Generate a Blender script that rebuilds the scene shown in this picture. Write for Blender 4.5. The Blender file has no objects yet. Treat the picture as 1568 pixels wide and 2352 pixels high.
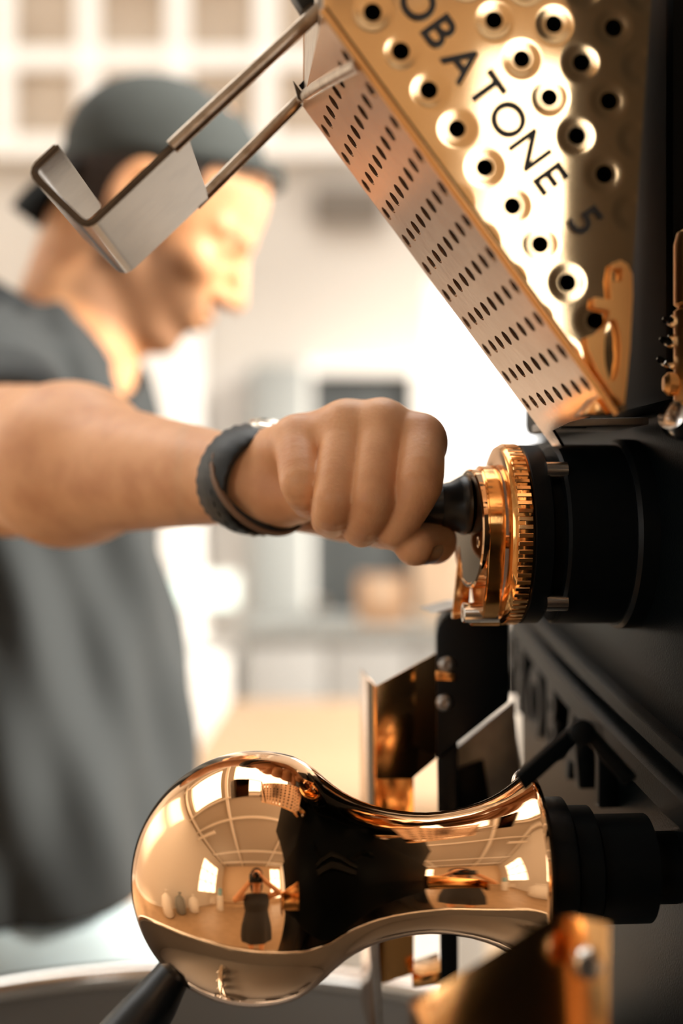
import bpy, bmesh, math, random
import numpy as np
from mathutils import Vector, Matrix

random.seed(7)
SC = bpy.context.scene
COL = SC.collection

# ------------------------------------------------------------------ camera, sky, exposure
H = 1.33                                   # lens height above the floor
F = 50.0 / 36.0 * 2352.0                   # focal length in photo pixels
cam = bpy.data.cameras.new('camera')
cam.sensor_fit = 'VERTICAL'; cam.sensor_height = 36.0; cam.sensor_width = 24.0; cam.lens = 50.0
cam.clip_start = 0.02; cam.clip_end = 100
cam.dof.use_dof = True; cam.dof.focus_distance = 0.643; cam.dof.aperture_fstop = 3.0
cam_o = bpy.data.objects.new('camera', cam); COL.objects.link(cam_o)
cam_o.location = (0, 0, H); cam_o.rotation_euler = (math.pi / 2, 0, 0)
SC.camera = cam_o

world = bpy.data.worlds.new('sky'); SC.world = world; world.use_nodes = True
bg = world.node_tree.nodes['Background']
bg.inputs[0].default_value = (1.0, 0.975, 0.94, 1); bg.inputs[1].default_value = 4.5

SC.view_settings.view_transform = 'Standard'
SC.view_settings.look = 'None'
SC.view_settings.exposure = 0.0
SC.view_settings.gamma = 1.0
SC.view_settings.use_curve_mapping = False
SC.cycles.max_bounces = 8; SC.cycles.diffuse_bounces = 5; SC.cycles.glossy_bounces = 6
SC.cycles.sample_clamp_indirect = 6.0
SC.cycles.caustics_reflective = False; SC.cycles.caustics_refractive = False

sun = bpy.data.lights.new('sun', 'SUN'); sun.energy = 13.0; sun.angle = math.radians(9); sun.color = (1.0, 0.93, 0.83)
sun_o = bpy.data.objects.new('sun', sun); COL.objects.link(sun_o); sun_o.location = (6, -3, 6)
sun_o.rotation_euler = Vector((-.85, .30, -.50)).to_track_quat('-Z', 'Y').to_euler()


def portal(loc, rot, sx, sy):
    l = bpy.data.lights.new('daylight_portal', 'AREA'); l.shape = 'RECTANGLE'; l.size = sx; l.size_y = sy
    l.cycles.is_portal = True
    o = bpy.data.objects.new('daylight_portal', l); COL.objects.link(o)
    o.location = loc; o.rotation_euler = rot
    return o


# ------------------------------------------------------------------ helpers
def P(px, py, d):
    """world point seen at photo pixel (px, py) at depth d"""
    return Vector(((px - 784) / F * d, d, H + (1176 - py) / F * d))


YAW = math.radians(5)
FR = Vector((-math.cos(YAW), -math.sin(YAW), 0))       # the roaster's front points this way
LT = Vector((-math.sin(YAW), math.cos(YAW), 0))        # along the roaster's front, away from the lens
UP = Vector((0, 0, 1))


def hit(px, py, O, n):
    """point of the plane (O, n) seen at a pixel"""
    d = Vector(((px - 784) / F, 1, (1176 - py) / F)); c = Vector((0, 0, H))
    return c + d * ((Vector(O) - c).dot(n) / d.dot(n))


def tag(o, label=None, cat=None, group=None, kind=None):
    if label: o['label'] = label
    if cat: o['category'] = cat
    if group: o['group'] = group
    if kind: o['kind'] = kind
    return o


def empty(name, loc, label=None, cat=None, group=None, kind=None):
    o = bpy.data.objects.new(name, None); COL.objects.link(o); o.location = loc
    o.empty_display_size = 0.02
    return tag(o, label, cat, group, kind)


def link(name, me, mat, parent=None, smooth=None, loc=None):
    """link a mesh given in world coordinates; parent is an empty or mesh placed by location only"""
    if mat is not None:
        me.materials.clear(); me.materials.append(mat)
    o = bpy.data.objects.new(name, me); COL.objects.link(o)
    if parent is not None:
        o.parent = parent
        w = Vector((0, 0, 0)); p = parent
        while p is not None:
            w += p.location; p = p.parent
        o.location = -w
    if smooth is not None:
        for p in me.polygons: p.use_smooth = True
        if smooth < 3.1:
            try: me.set_sharp_from_angle(angle=smooth)
            except Exception: pass
    return o


def bm_mesh(bm, name='m'):
    me = bpy.data.meshes.new(name); bmesh.ops.recalc_face_normals(bm, faces=bm.faces[:]); bm.to_mesh(me); bm.free()
    return me


def frame_m(o, x, y, z):
    x, y, z = Vector(x), Vector(y), Vector(z)
    return Matrix(((x.x, y.x, z.x, o[0]), (x.y, y.y, z.y, o[1]), (x.z, y.z, z.z, o[2]), (0, 0, 0, 1)))


def box(bm, c, size, ax=None, bev=0.0, seg=2):
    """box with centre c, size along the three axes ax"""
    M = frame_m(c, *(ax or ((1, 0, 0), (0, 1, 0), (0, 0, 1))))
    r = bmesh.ops.create_cube(bm, size=1)
    vs = r['verts']
    bmesh.ops.scale(bm, vec=size, verts=vs)
    if bev > 0:
        es = list({e for v in vs for e in v.link_edges})
        rb = bmesh.ops.bevel(bm, geom=es, offset=bev, segments=seg, affect='EDGES', profile=0.5)
        vs = list({v for f in rb['faces'] for v in f.verts} | {v for v in vs if v.is_valid})
    bmesh.ops.transform(bm, matrix=M, verts=vs)
    return bm


def box_obj(name, mat, parent, c, size, ax=None, bev=0.0, seg=2):
    bm = bmesh.new(); box(bm, c, size, ax, bev, seg)
    return link(name, bm_mesh(bm), mat, parent, smooth=math.radians(35) if bev > 0 else None)


def box2(name, mat, parent, a, b, bev=0.0):
    a, b = Vector(a), Vector(b)
    s = b - a
    return box_obj(name, mat, parent, (a + b) / 2, (abs(s.x), abs(s.y), abs(s.z)), None, bev)


def lathe(prof, o, axis, seg=64, ref=UP, close=True):
    """revolve (s, r) profile about axis through o"""
    axis = Vector(axis).normalized()
    if abs(axis.dot(Vector(ref))) > .99: ref = Vector((1, 0, 0))
    u = (Vector(ref) - axis * axis.dot(Vector(ref))).normalized(); v = axis.cross(u)
    o = Vector(o); bm = bmesh.new(); rings = []
    for s, r in prof:
        if r < 1e-6:
            rings.append([bm.verts.new(o + axis * s)]); continue
        rings.append([bm.verts.new(o + axis * s + (u * math.cos(2 * math.pi * k / seg) + v * math.sin(2 * math.pi * k / seg)) * r) for k in range(seg)])
    for A, B in zip(rings, rings[1:]):
        if len(A) == 1 and len(B) == 1: continue
        for k in range(seg):
            k2 = (k + 1) % seg
            if len(A) == 1: bm.faces.new((A[0], B[k], B[k2]))
            elif len(B) == 1: bm.faces.new((A[k], A[k2], B[0]))
            else: bm.faces.new((A[k], A[k2], B[k2], B[k]))
    if close:
        for R in (rings[0], rings[-1]):
            if len(R) > 2: bm.faces.new(R)
    return bm


def tube(bm, pts, r, seg=12, ell=None, ref=UP, cap=True):
    """round or elliptical tube along points; r number or list; ell=(a,b) scales the section"""
    pts = [Vector(p) for p in pts]; n = len(pts)
    rs = r if isinstance(r, (list, tuple)) else [r] * n
    rings = []
    for i, p in enumerate(pts):
        t = (pts[min(i + 1, n - 1)] - pts[max(i - 1, 0)]).normalized()
        u = (Vector(ref) - t * t.dot(Vector(ref))).normalized(); v = t.cross(u)
        a, b = ell or (1, 1)
        rings.append([bm.verts.new(p + (u * math.cos(2 * math.pi * k / seg) * a + v * math.sin(2 * math.pi * k / seg) * b) * rs[i]) for k in range(seg)])
    for A, B in zip(rings, rings[1:]):
        for k in range(seg):
            bm.faces.new((A[k], A[(k + 1) % seg], B[(k + 1) % seg], B[k]))
    if cap: bm.faces.new(rings[0]); bm.faces.new(rings[-1])
    return bm


def prism(bm, pts, off, bev=0):
    """extrude a planar polygon (world points) by vector off"""
    A = [bm.verts.new(Vector(p)) for p in pts]; B = [bm.verts.new(Vector(p) + Vector(off)) for p in pts]
    bm.faces.new(A); bm.faces.new(B[::-1])
    n = len(A)
    for i in range(n): bm.faces.new((A[i], A[(i + 1) % n], B[(i + 1) % n], B[i]))
    if bev > 0:
        bmesh.ops.bevel(bm, geom=list(bm.edges), offset=bev, segments=2, affect='EDGES', profile=0.5)
    return bm


def prism_obj(name, mat, parent, pts, off, bev=0):
    return link(name, bm_mesh(prism(bmesh.new(), pts, off, bev)), mat, parent, smooth=math.radians(35) if bev else None)


def sheet(outline, holes, thick, seg=20):
    """flat sheet in its own x/y plane with round or polygonal holes, thickness along z; local mesh"""
    cu = bpy.data.curves.new('sheet', 'CURVE'); cu.dimensions = '2D'; cu.fill_mode = 'BOTH'; cu.extrude = thick / 2

    def spl(pts):
        s = cu.splines.new('POLY'); s.points.add(len(pts) - 1)
        for q, p in zip(s.points, pts): q.co = (p[0], p[1], 0, 1)
        s.use_cyclic_u = True
    spl(outline)
    for h in holes:
        if isinstance(h[0], (tuple, list)): spl(h)
        else:
            x, y, r = h
            spl([(x + r * math.cos(2 * math.pi * k / seg), y + r * math.sin(2 * math.pi * k / seg)) for k in range(seg)])
    ob = bpy.data.objects.new('tmp', cu); COL.objects.link(ob)
    dg = bpy.context.evaluated_depsgraph_get(); dg.update()
    me = bpy.data.meshes.new_from_object(ob.evaluated_get(dg))
    bpy.data.objects.remove(ob); bpy.data.curves.remove(cu)
    return me


def glyph(ch, size, thick, bold=0.0, bevel=0.0):
    cu = bpy.data.curves.new('glyph', 'FONT'); cu.body = ch; cu.size = size; cu.extrude = thick / 2; cu.offset = bold
    cu.align_x = 'CENTER'; cu.align_y = 'CENTER'; cu.bevel_depth = bevel; cu.bevel_resolution = 1
    ob = bpy.data.objects.new('tmp', cu); COL.objects.link(ob)
    dg = bpy.context.evaluated_depsgraph_get(); dg.update()
    me = bpy.data.meshes.new_from_object(ob.evaluated_get(dg))
    bpy.data.objects.remove(ob); bpy.data.curves.remove(cu)
    # recentre vertically on the glyph's own box
    ys = [v.co.y for v in me.vertices]; xs = [v.co.x for v in me.vertices]
    me.transform(Matrix.Translation((-(min(xs) + max(xs)) / 2, -(min(ys) + max(ys)) / 2, 0)))
    return me


# ------------------------------------------------------------------ materials
def mat(name, col, rough=0.5, metal=0.0, spec=0.5, bump=None, vary=None, sss=0.0, coat=0.0, emit=None):
    m = bpy.data.materials.new(name); m.use_nodes = True
    nt = m.node_tree; b = nt.nodes['Principled BSDF']
    b.inputs['Base Color'].default_value = (*col, 1); b.inputs['Roughness'].default_value = rough
    b.inputs['Metallic'].default_value = metal; b.inputs['Specular IOR Level'].default_value = spec
    if coat: b.inputs['Coat Weight'].default_value = coat
    if sss:
        b.inputs['Subsurface Weight'].default_value = sss
        b.inputs['Subsurface Radius'].default_value = (0.006, 0.002, 0.001); b.inputs['Subsurface Scale'].default_value = 1.0
    if emit:
        b.inputs['Emission Color'].default_value = (*emit[0], 1); b.inputs['Emission Strength'].default_value = emit[1]
    tc = nt.nodes.new('ShaderNodeTexCoord')
    if bump:
        sc_, st, dist = bump
        n = nt.nodes.new('ShaderNodeTexNoise'); n.inputs['Scale'].default_value = sc_; n.inputs['Detail'].default_value = 3
        bp = nt.nodes.new('ShaderNodeBump'); bp.inputs['Strength'].default_value = st; bp.inputs['Distance'].default_value = dist
        nt.links.new(tc.outputs['Object'], n.inputs['Vector']); nt.links.new(n.outputs['Fac'], bp.inputs['Height'])
        nt.links.new(bp.outputs['Normal'], b.inputs['Normal'])
    if vary:
        sc_, col2, lo, hi = vary
        n = nt.nodes.new('ShaderNodeTexNoise'); n.inputs['Scale'].default_value = sc_; n.inputs['Detail'].default_value = 4
        mr = nt.nodes.new('ShaderNodeMapRange'); mr.inputs[1].default_value = lo; mr.inputs[2].default_value = hi
        mx = nt.nodes.new('ShaderNodeMix'); mx.data_type = 'RGBA'
        mx.inputs['A'].default_value = (*col, 1); mx.inputs['B'].default_value = (*col2, 1)
        nt.links.new(tc.outputs['Object'], n.inputs['Vector']); nt.links.new(n.outputs['Fac'], mr.inputs[0])
        nt.links.new(mr.outputs[0], mx.inputs['Factor']); nt.links.new(mx.outputs['Result'], b.inputs['Base Color'])
    return m


M = {}
M['copper_mirror'] = mat('copper_mirror', (0.93, 0.58, 0.32), 0.022, 1.0)
M['copper'] = mat('copper', (0.88, 0.49, 0.20), 0.16, 1.0, bump=(60, 0.03, 0.002))
M['copper_satin'] = mat('copper_satin', (1.0, 0.55, 0.20), 0.42, 1.0)
M['gold_copper'] = mat('gold_copper', (0.80, 0.41, 0.14), 0.12, 1.0, bump=(120, 0.05, 0.001))
M['copper_perf'] = mat('copper_perf', (0.94, 0.66, 0.46), 0.26, 1.0, bump=(160, 0.06, 0.001), vary=(45, (0.86, 0.57, 0.38), 0.4, 0.7))
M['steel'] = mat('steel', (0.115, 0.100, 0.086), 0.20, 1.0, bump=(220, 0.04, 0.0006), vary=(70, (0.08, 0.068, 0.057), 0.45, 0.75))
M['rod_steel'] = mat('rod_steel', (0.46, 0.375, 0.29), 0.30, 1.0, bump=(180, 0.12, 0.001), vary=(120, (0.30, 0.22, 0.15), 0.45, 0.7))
M['bright_steel'] = mat('bright_steel', (0.78, 0.75, 0.70), 0.16, 1.0)
M['pan_steel'] = mat('pan_steel', (0.36, 0.34, 0.31), 0.42, 1.0, bump=(90, 0.05, 0.001))
M['black_paint'] = mat('black_paint', (0.0030, 0.0042, 0.0048), 0.40, 0.0, 0.16, bump=(260, 0.12, 0.0008))
M['black_satin'] = mat('black_satin', (0.0026, 0.0038, 0.0044), 0.45, 0.0, 0.10)
M['letter_cast'] = mat('letter_cast', (0.005, 0.0065, 0.007), 0.38, 0.0, 0.13, bump=(900, 0.25, 0.0005))
M['cast_iron'] = mat('cast_iron', (0.0028, 0.0040, 0.0046), 0.32, 0.0, 0.02, bump=(900, 0.25, 0.0005))
M['black_plastic'] = mat('black_plastic', (0.0040, 0.0058, 0.0066), 0.36, 0.0, 0.40)
M['letter_black'] = mat('letter_black', (0.012, 0.010, 0.008), 0.35, 0.0, 0.4)
M['grey_metal'] = mat('grey_metal', (0.30, 0.29, 0.275), 0.42, 0.9, bump=(70, 0.15, 0.001), vary=(60, (0.44, 0.42, 0.39), 0.4, 0.7))

# ------------------------------------------------------------------ skin with stubble and lips
sk = mat('skin', (0.66, 0.385, 0.235), 0.46, 0.0, 0.4, sss=0.12)
nt = sk.node_tree; bs = nt.nodes['Principled BSDF']
at = nt.nodes.new('ShaderNodeAttribute'); at.attribute_name = 'tone'
tc = nt.nodes.new('ShaderNodeTexCoord')
n1 = nt.nodes.new('ShaderNodeTexNoise'); n1.inputs['Scale'].default_value = 42; n1.inputs['Detail'].default_value = 5
n2 = nt.nodes.new('ShaderNodeTexNoise'); n2.inputs['Scale'].default_value = 520; n2.inputs['Detail'].default_value = 3
nt.links.new(tc.outputs['Object'], n1.inputs['Vector']); nt.links.new(tc.outputs['Object'], n2.inputs['Vector'])
mx = nt.nodes.new('ShaderNodeMix'); mx.data_type = 'RGBA'
mx.inputs['A'].default_value = (0.76, 0.395, 0.195, 1); mx.inputs['B'].default_value = (0.62, 0.29, 0.135, 1)
mr = nt.nodes.new('ShaderNodeMapRange'); mr.inputs[1].default_value = 0.38; mr.inputs[2].default_value = 0.68
nt.links.new(n1.outputs['Fac'], mr.inputs[0]); nt.links.new(mr.outputs[0], mx.inputs['Factor'])
m2 = nt.nodes.new('ShaderNodeMix'); m2.data_type = 'RGBA'
nt.links.new(mx.outputs['Result'], m2.inputs['A']); m2.inputs['B'].default_value = (0.20, 0.105, 0.06, 1)
nt.links.new(at.outputs['Fac'], m2.inputs['Factor']); nt.links.new(m2.outputs['Result'], bs.inputs['Base Color'])
bp = nt.nodes.new('ShaderNodeBump'); bp.inputs['Strength'].default_value = 0.25; bp.inputs['Distance'].default_value = 0.0008
nt.links.new(n2.outputs['Fac'], bp.inputs['Height']); nt.links.new(bp.outputs['Normal'], bs.inputs['Normal'])
M['skin'] = sk
M['nail'] = mat('nail', (0.26, 0.11, 0.07), 0.30, 0.0, 0.5)
M['shirt'] = mat('shirt', (0.034, 0.0375, 0.038), 0.85, 0.0, 0.25, bump=(700, 0.3, 0.0008))
M['shirt_collar'] = mat('shirt_collar', (0.022, 0.025, 0.027), 0.85, 0.0, 0.25, bump=(700, 0.3, 0.0008))
M['cap'] = mat('cap', (0.062, 0.069, 0.066), 0.88, 0.0, 0.2, bump=(600, 0.3, 0.0008))
M['cap_dark'] = mat('cap_dark', (0.018, 0.021, 0.022), 0.85, 0.0, 0.2)
M['hair'] = mat('hair', (0.030, 0.017, 0.011), 0.6, 0.0, 0.3, bump=(300, 0.6, 0.003))
M['denim'] = mat('denim', (0.52, 0.63, 0.66), 0.85, 0.0, 0.2, bump=(500, 0.3, 0.001))
M['shoe'] = mat('shoe', (0.05, 0.045, 0.04), 0.6)
M['strap_black'] = mat('strap_black', (0.008, 0.011, 0.012), 0.5, 0.0, 0.4)
M['leather'] = mat('leather', (0.16, 0.085, 0.045), 0.6)
M['dress'] = mat('dress', (0.02, 0.018, 0.017), 0.8)
# room
M['floor'] = mat('floor', (0.48, 0.33, 0.195), 0.42, 0.0, 0.4, vary=(3.0, (0.41, 0.275, 0.155), 0.35, 0.7))
M['white_wall'] = mat('white_wall', (0.78, 0.75, 0.70), 0.9)
M['grey_wall'] = mat('grey_wall', (0.50, 0.46, 0.42), 0.9)
M['tan_wall'] = mat('tan_wall', (0.74, 0.56, 0.38), 0.8)
M['ceiling'] = mat('ceiling', (0.44, 0.40, 0.35), 0.9)
M['white_trim'] = mat('white_trim', (0.84, 0.82, 0.78), 0.6)
M['tan_pane'] = mat('tan_pane', (0.36, 0.275, 0.195), 0.5, vary=(2.2, (0.46, 0.375, 0.29), 0.35, 0.65))
M['greige_wall'] = mat('greige_wall', (0.56, 0.52, 0.47), 0.9)
M['pan_dark'] = mat('pan_dark', (0.30, 0.282, 0.26), 0.50, 0.55, bump=(90, 0.05, 0.001))
M['pale_grey'] = mat('pale_grey', (0.24, 0.25, 0.24), 0.7)
M['wainscot'] = mat('wainscot', (0.50, 0.47, 0.44), 0.8)
M['dark_panel'] = mat('dark_panel', (0.045, 0.05, 0.05), 0.6)
M['dark_panel2'] = mat('dark_panel2', (0.20, 0.17, 0.14), 0.7)
M['cardboard'] = mat('cardboard', (0.42, 0.25, 0.14), 0.85)
M['cardboard2'] = mat('cardboard2', (0.60, 0.45, 0.32), 0.85)
M['sofa'] = mat('sofa', (0.32, 0.32, 0.31), 0.95)
M['wood'] = mat('wood', (0.38, 0.25, 0.145), 0.6)
M['added_glow'] = mat('added_glow', (0.75, 0.9, 0.84), 0.4, emit=((0.80, 1.0, 0.92), 0.8))  # made-up glow for an overexposed spot, no known light source
M['window_glass'] = mat('window_glass', (0.9, 0.95, 0.95), 0.05)
M['blue_plastic'] = mat('blue_plastic', (0.25, 0.50, 0.58), 0.4)


# face plate of the guard: polished sheet, pressed in around each hole and slightly wavy
U_PX = Vector((64, 89)).normalized()


def plate_material(pu, qv, qu, r_in, r_out, text_row):
    """pu: pitch along the rows, (qu, qv): step to the next row, all in metres in the sheet's own x/y"""
    m = mat('polished_plate', (1.0, 0.72, 0.41), 0.06, 1.0)
    nt = m.node_tree; b = nt.nodes['Principled BSDF']; L = nt.links.new
    tc = nt.nodes.new('ShaderNodeTexCoord'); sx = nt.nodes.new('ShaderNodeSeparateXYZ'); L(tc.outputs['Object'], sx.inputs[0])

    def op(o, a, b_=None):
        n = nt.nodes.new('ShaderNodeMath'); n.operation = o
        for i, v in enumerate((a, b_)):
            if v is None: continue
            if isinstance(v, (int, float)): n.inputs[i].default_value = v
            else: L(v, n.inputs[i])
        return n.outputs[0]
    bb = op('DIVIDE', sx.outputs['Y'], qv); jb = op('ROUND', bb)
    fb = op('SUBTRACT', bb, jb)
    xx = op('SUBTRACT', sx.outputs['X'], op('MULTIPLY', jb, qu))
    aa = op('DIVIDE', xx, pu); fa = op('SUBTRACT', aa, op('ROUND', aa))
    dx = op('MULTIPLY', fa, pu); dy = op('MULTIPLY', fb, qv)
    dd = op('SQRT', op('ADD', op('MULTIPLY', dx, dx), op('MULTIPLY', dy, dy)))
    mr = nt.nodes.new('ShaderNodeMapRange'); mr.interpolation_type = 'SMOOTHERSTEP'
    mr.inputs[1].default_value = r_in * 0.8; mr.inputs[2].default_value = r_out; mr.inputs[3].default_value = 0; mr.inputs[4].default_value = 1
    L(dd, mr.inputs[0])
    istext = op('LESS_THAN', op('ABSOLUTE', op('SUBTRACT', jb, text_row)), 0.5)
    h = op('MAXIMUM', mr.outputs[0], istext)
    no = nt.nodes.new('ShaderNodeTexNoise'); no.inputs['Scale'].default_value = 16; no.inputs['Detail'].default_value = 1.5
    L(tc.outputs['Object'], no.inputs['Vector'])
    hh = op('ADD', op('MULTIPLY', h, 0.00014), op('MULTIPLY', no.outputs['Fac'], 0.00035))
    bp = nt.nodes.new('ShaderNodeBump'); bp.inputs['Strength'].default_value = 1.0; bp.inputs['Distance'].default_value = 1.0
    L(hh, bp.inputs['Height']); L(bp.outputs['Normal'], b.inputs['Normal'])
    return m


# ------------------------------------------------------------------ distance-field modelling (people, clothes)
def cap_sdf(Pt, a, b, r1, r2):
    a = np.asarray(a, np.float32); b = np.asarray(b, np.float32); d = b - a; L2 = float(d @ d) + 1e-12
    X, Y, Z = Pt
    t = np.clip(((X - a[0]) * d[0] + (Y - a[1]) * d[1] + (Z - a[2]) * d[2]) / L2, 0, 1)
    return np.sqrt((X - a[0] - t * d[0]) ** 2 + (Y - a[1] - t * d[1]) ** 2 + (Z - a[2] - t * d[2]) ** 2) - (r1 + (r2 - r1) * t)


def ell_sdf(Pt, c, r):
    X, Y, Z = Pt
    x, y, z = X - c[0], Y - c[1], Z - c[2]
    k0 = np.sqrt((x / r[0]) ** 2 + (y / r[1]) ** 2 + (z / r[2]) ** 2) + 1e-9
    k1 = np.sqrt((x / r[0] ** 2) ** 2 + (y / r[1] ** 2) ** 2 + (z / r[2] ** 2) ** 2) + 1e-9
    return k0 * (k0 - 1) / k1


def smin(a, b, k):
    h = np.clip(0.5 + 0.5 * (b - a) / k, 0, 1)
    return b + (a - b) * h - k * h * (1 - h)


def smax(a, b, k): return -smin(-a, -b, k)


def smin_all(ds, k):
    r = ds[0]
    for d in ds[1:]: r = smin(r, d, k)
    return r


def nets(f, lo, hi, h):
    """surface nets over a box; returns verts (n,3), quads (m,4)"""
    ax = [np.arange(lo[i], hi[i] + h, h, dtype=np.float32) for i in range(3)]
    X, Y, Z = np.meshgrid(*ax, indexing='ij'); v = f((X, Y, Z)).astype(np.float32)
    n = v.shape; sh = (n[0] - 1, n[1] - 1, n[2] - 1)
    pos = np.zeros(sh + (3,), np.float32); cnt = np.zeros(sh, np.float32)
    cr = [(i, j, k) for i in (0, 1) for j in (0, 1) for k in (0, 1)]

    def sl(c): return v[c[0]:c[0] + sh[0], c[1]:c[1] + sh[1], c[2]:c[2] + sh[2]]
    for a in cr:
        for d in range(3):
            if a[d]: continue
            b = list(a); b[d] = 1
            va, vb = sl(a), sl(b); m = (va < 0) != (vb < 0)
            t = np.where(m, va / np.where(m, va - vb, 1), 0)
            for e in range(3):
                pos[..., e] += np.where(m, a[e] + (t if e == d else 0), 0)
            cnt += m
    act = cnt > 0; idx = -np.ones(sh, np.int64); idx[act] = np.arange(act.sum())
    vs = pos[act] / cnt[act][:, None]
    ijk = np.argwhere(act).astype(np.float32)
    vs = (vs + ijk) * h + np.array([ax[0][0], ax[1][0], ax[2][0]], np.float32)
    quads = []
    s = v < 0
    for d in range(3):
        e, g = (d + 1) % 3, (d + 2) % 3
        A = [slice(None)] * 3; B = [slice(None)] * 3
        A[d] = slice(0, -1); B[d] = slice(1, None)
        sa, sb = s[tuple(A)], s[tuple(B)]
        for flip in (False, True):
            m = (sa & ~sb) if not flip else (~sa & sb)
            q = np.argwhere(m)
            q = q[(q[:, e] > 0) & (q[:, g] > 0) & (q[:, e] < n[e] - 1) & (q[:, g] < n[g] - 1)]
            if not len(q): continue
            cs = []
            for (oe, og) in ((-1, -1), (0, -1), (0, 0), (-1, 0)):
                c = q.copy(); c[:, e] += oe; c[:, g] += og
                cs.append(idx[c[:, 0], c[:, 1], c[:, 2]])
            Q = np.stack(cs, 1)
            quads.append(Q[:, ::-1] if flip else Q)
    return vs, (np.concatenate(quads) if quads else np.zeros((0, 4), int))


def mesh_np(name, parts):
    """join (verts, quads) pairs into one mesh"""
    V = []; Q = []; n = 0
    for v, q in parts:
        V.append(v); Q.append(q + n); n += len(v)
    V = np.concatenate(V); Q = np.concatenate(Q)
    Q = Q[(Q >= 0).all(1)]
    me = bpy.data.meshes.new(name)
    me.vertices.add(len(V)); me.vertices.foreach_set('co', V.astype(np.float32).ravel())
    me.loops.add(len(Q) * 4); me.loops.foreach_set('vertex_index', Q.ravel().astype(np.int32))
    me.polygons.add(len(Q)); me.polygons.foreach_set('loop_start', np.arange(0, len(Q) * 4, 4, dtype=np.int32))
    me.update(calc_edges=True); me.validate()
    me.polygons.foreach_set('use_smooth', np.ones(len(me.polygons), bool))
    return me


def drop(part, lo, hi):
    """remove quads whose centre lies in the box"""
    v, q = part
    c = v[q].mean(1)
    inside = np.all((c > np.array(lo)) & (c < np.array(hi)), axis=1)
    return v, q[~inside]


# ================================================================== the hall
X0, X1, Y0, Y1, ZC = -3.6, 3.4, -6.5, 4.8, 4.2


def struct(o):
    o['kind'] = 'structure'; return o


def wall(name, mt, axis, at_, u0, u1, z0, z1, holes, th=0.12):
    """wall of boxes round rectangular openings; axis 'x' = plane of constant x"""
    us = sorted({u0, u1, *[h[0] for h in holes], *[h[1] for h in holes]})
    zs = sorted({z0, z1, *[h[2] for h in holes], *[h[3] for h in holes]})
    bm = bmesh.new()
    for a, b in zip(us, us[1:]):
        for c, d in zip(zs, zs[1:]):
            m_ = ((a + b) / 2, (c + d) / 2)
            if any(h[0] < m_[0] < h[1] and h[2] < m_[1] < h[3] for h in holes): continue
            if axis == 'x': box(bm, (at_, m_[0], m_[1]), (th, b - a, d - c))
            elif axis == 'y': box(bm, (m_[0], at_, m_[1]), (b - a, th, d - c))
            else: box(bm, (m_[0], m_[1], at_), (b - a, d - c, th))
    return struct(link(name, bm_mesh(bm), mt))


struct(box2('floor', M['floor'], None, (X0 - .2, Y0 - .2, -0.1), (X1 + .2, Y1 + .2, 0)))
kb = Y1 / F


def bx(px): return (px - 784) * kb


def bz(py): return H + (1176 - py) * kb


WB = [(bx(985), bx(1460), bz(1075), bz(610))]
wall('wall_back', M['greige_wall'], 'y', Y1 + .06, X0, X1, 0, ZC, WB)
WR = [(-0.9, 0.6, 0.3, 4.0), (0.9, 2.6, 0.3, 4.0), (2.9, 4.6, 0.3, 4.0)]
wall('wall_right', M['white_wall'], 'x', X1 + .06, Y0, Y1, 0, ZC, WR)
wall('wall_left', M['white_wall'], 'x', X0 - .06, Y0, Y1, 0, ZC, [(-5.0, -2.5, 1.0, 3.4)])
WF = [(2.0, 3.3, 0.5, 3.9)]
wall('wall_front', M['tan_wall'], 'y', Y0 - .06, X0, X1, 0, ZC, WF)
SK = [(-3.0, -1.4, 0.9, 3.6), (-0.9, 1.3, 0.9, 3.6)]
wall('ceiling', M['ceiling'], 'z', ZC + .06, X0, X1, Y0, Y1, SK)
portal((1.2, Y1, 2.2), (math.radians(-90), 0, 0), 1.2, 1.2).location = ((WB[0][0] + WB[0][1]) / 2, Y1 - .02, (WB[0][2] + WB[0][3]) / 2)
for (a, b, c, d) in WR: portal((X1, (a + b) / 2, (c + d) / 2), (0, math.radians(90), 0), d - c, b - a)
portal((X0, -3.75, 2.2), (0, math.radians(-90), 0), 2.4, 2.5)
portal(((WF[0][0] + WF[0][1]) / 2, Y0, 2.2), (math.radians(90), 0, 0), 1.3, 3.4)
for (a, b, c, d) in SK: portal(((a + b) / 2, (c + d) / 2, ZC), (0, 0, 0), b - a, d - c)

# ceiling beams and a tube lamp
n_trim = 0


def trim(a, b, mt='white_trim'):
    global n_trim; n_trim += 1
    return struct(box2('trim_%d' % n_trim, M[mt], None, a, b, 0.008))


for y in (-5.2, -3.4, -0.6, 0.7, 3.9):
    trim((X0, y - .05, ZC - .16), (X1, y + .05, ZC))
for x in (-3.3, -1.15, 1.6):
    trim((x - .05, Y0, ZC - .12), (x + .05, Y1, ZC - .001))
trim((X0, 1.0, 0), (X0 + .012, 4.7, 0.14))
trim((X0, Y1 - .012, 0), (bx(360), Y1, 0.14))

n_win = 0


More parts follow.
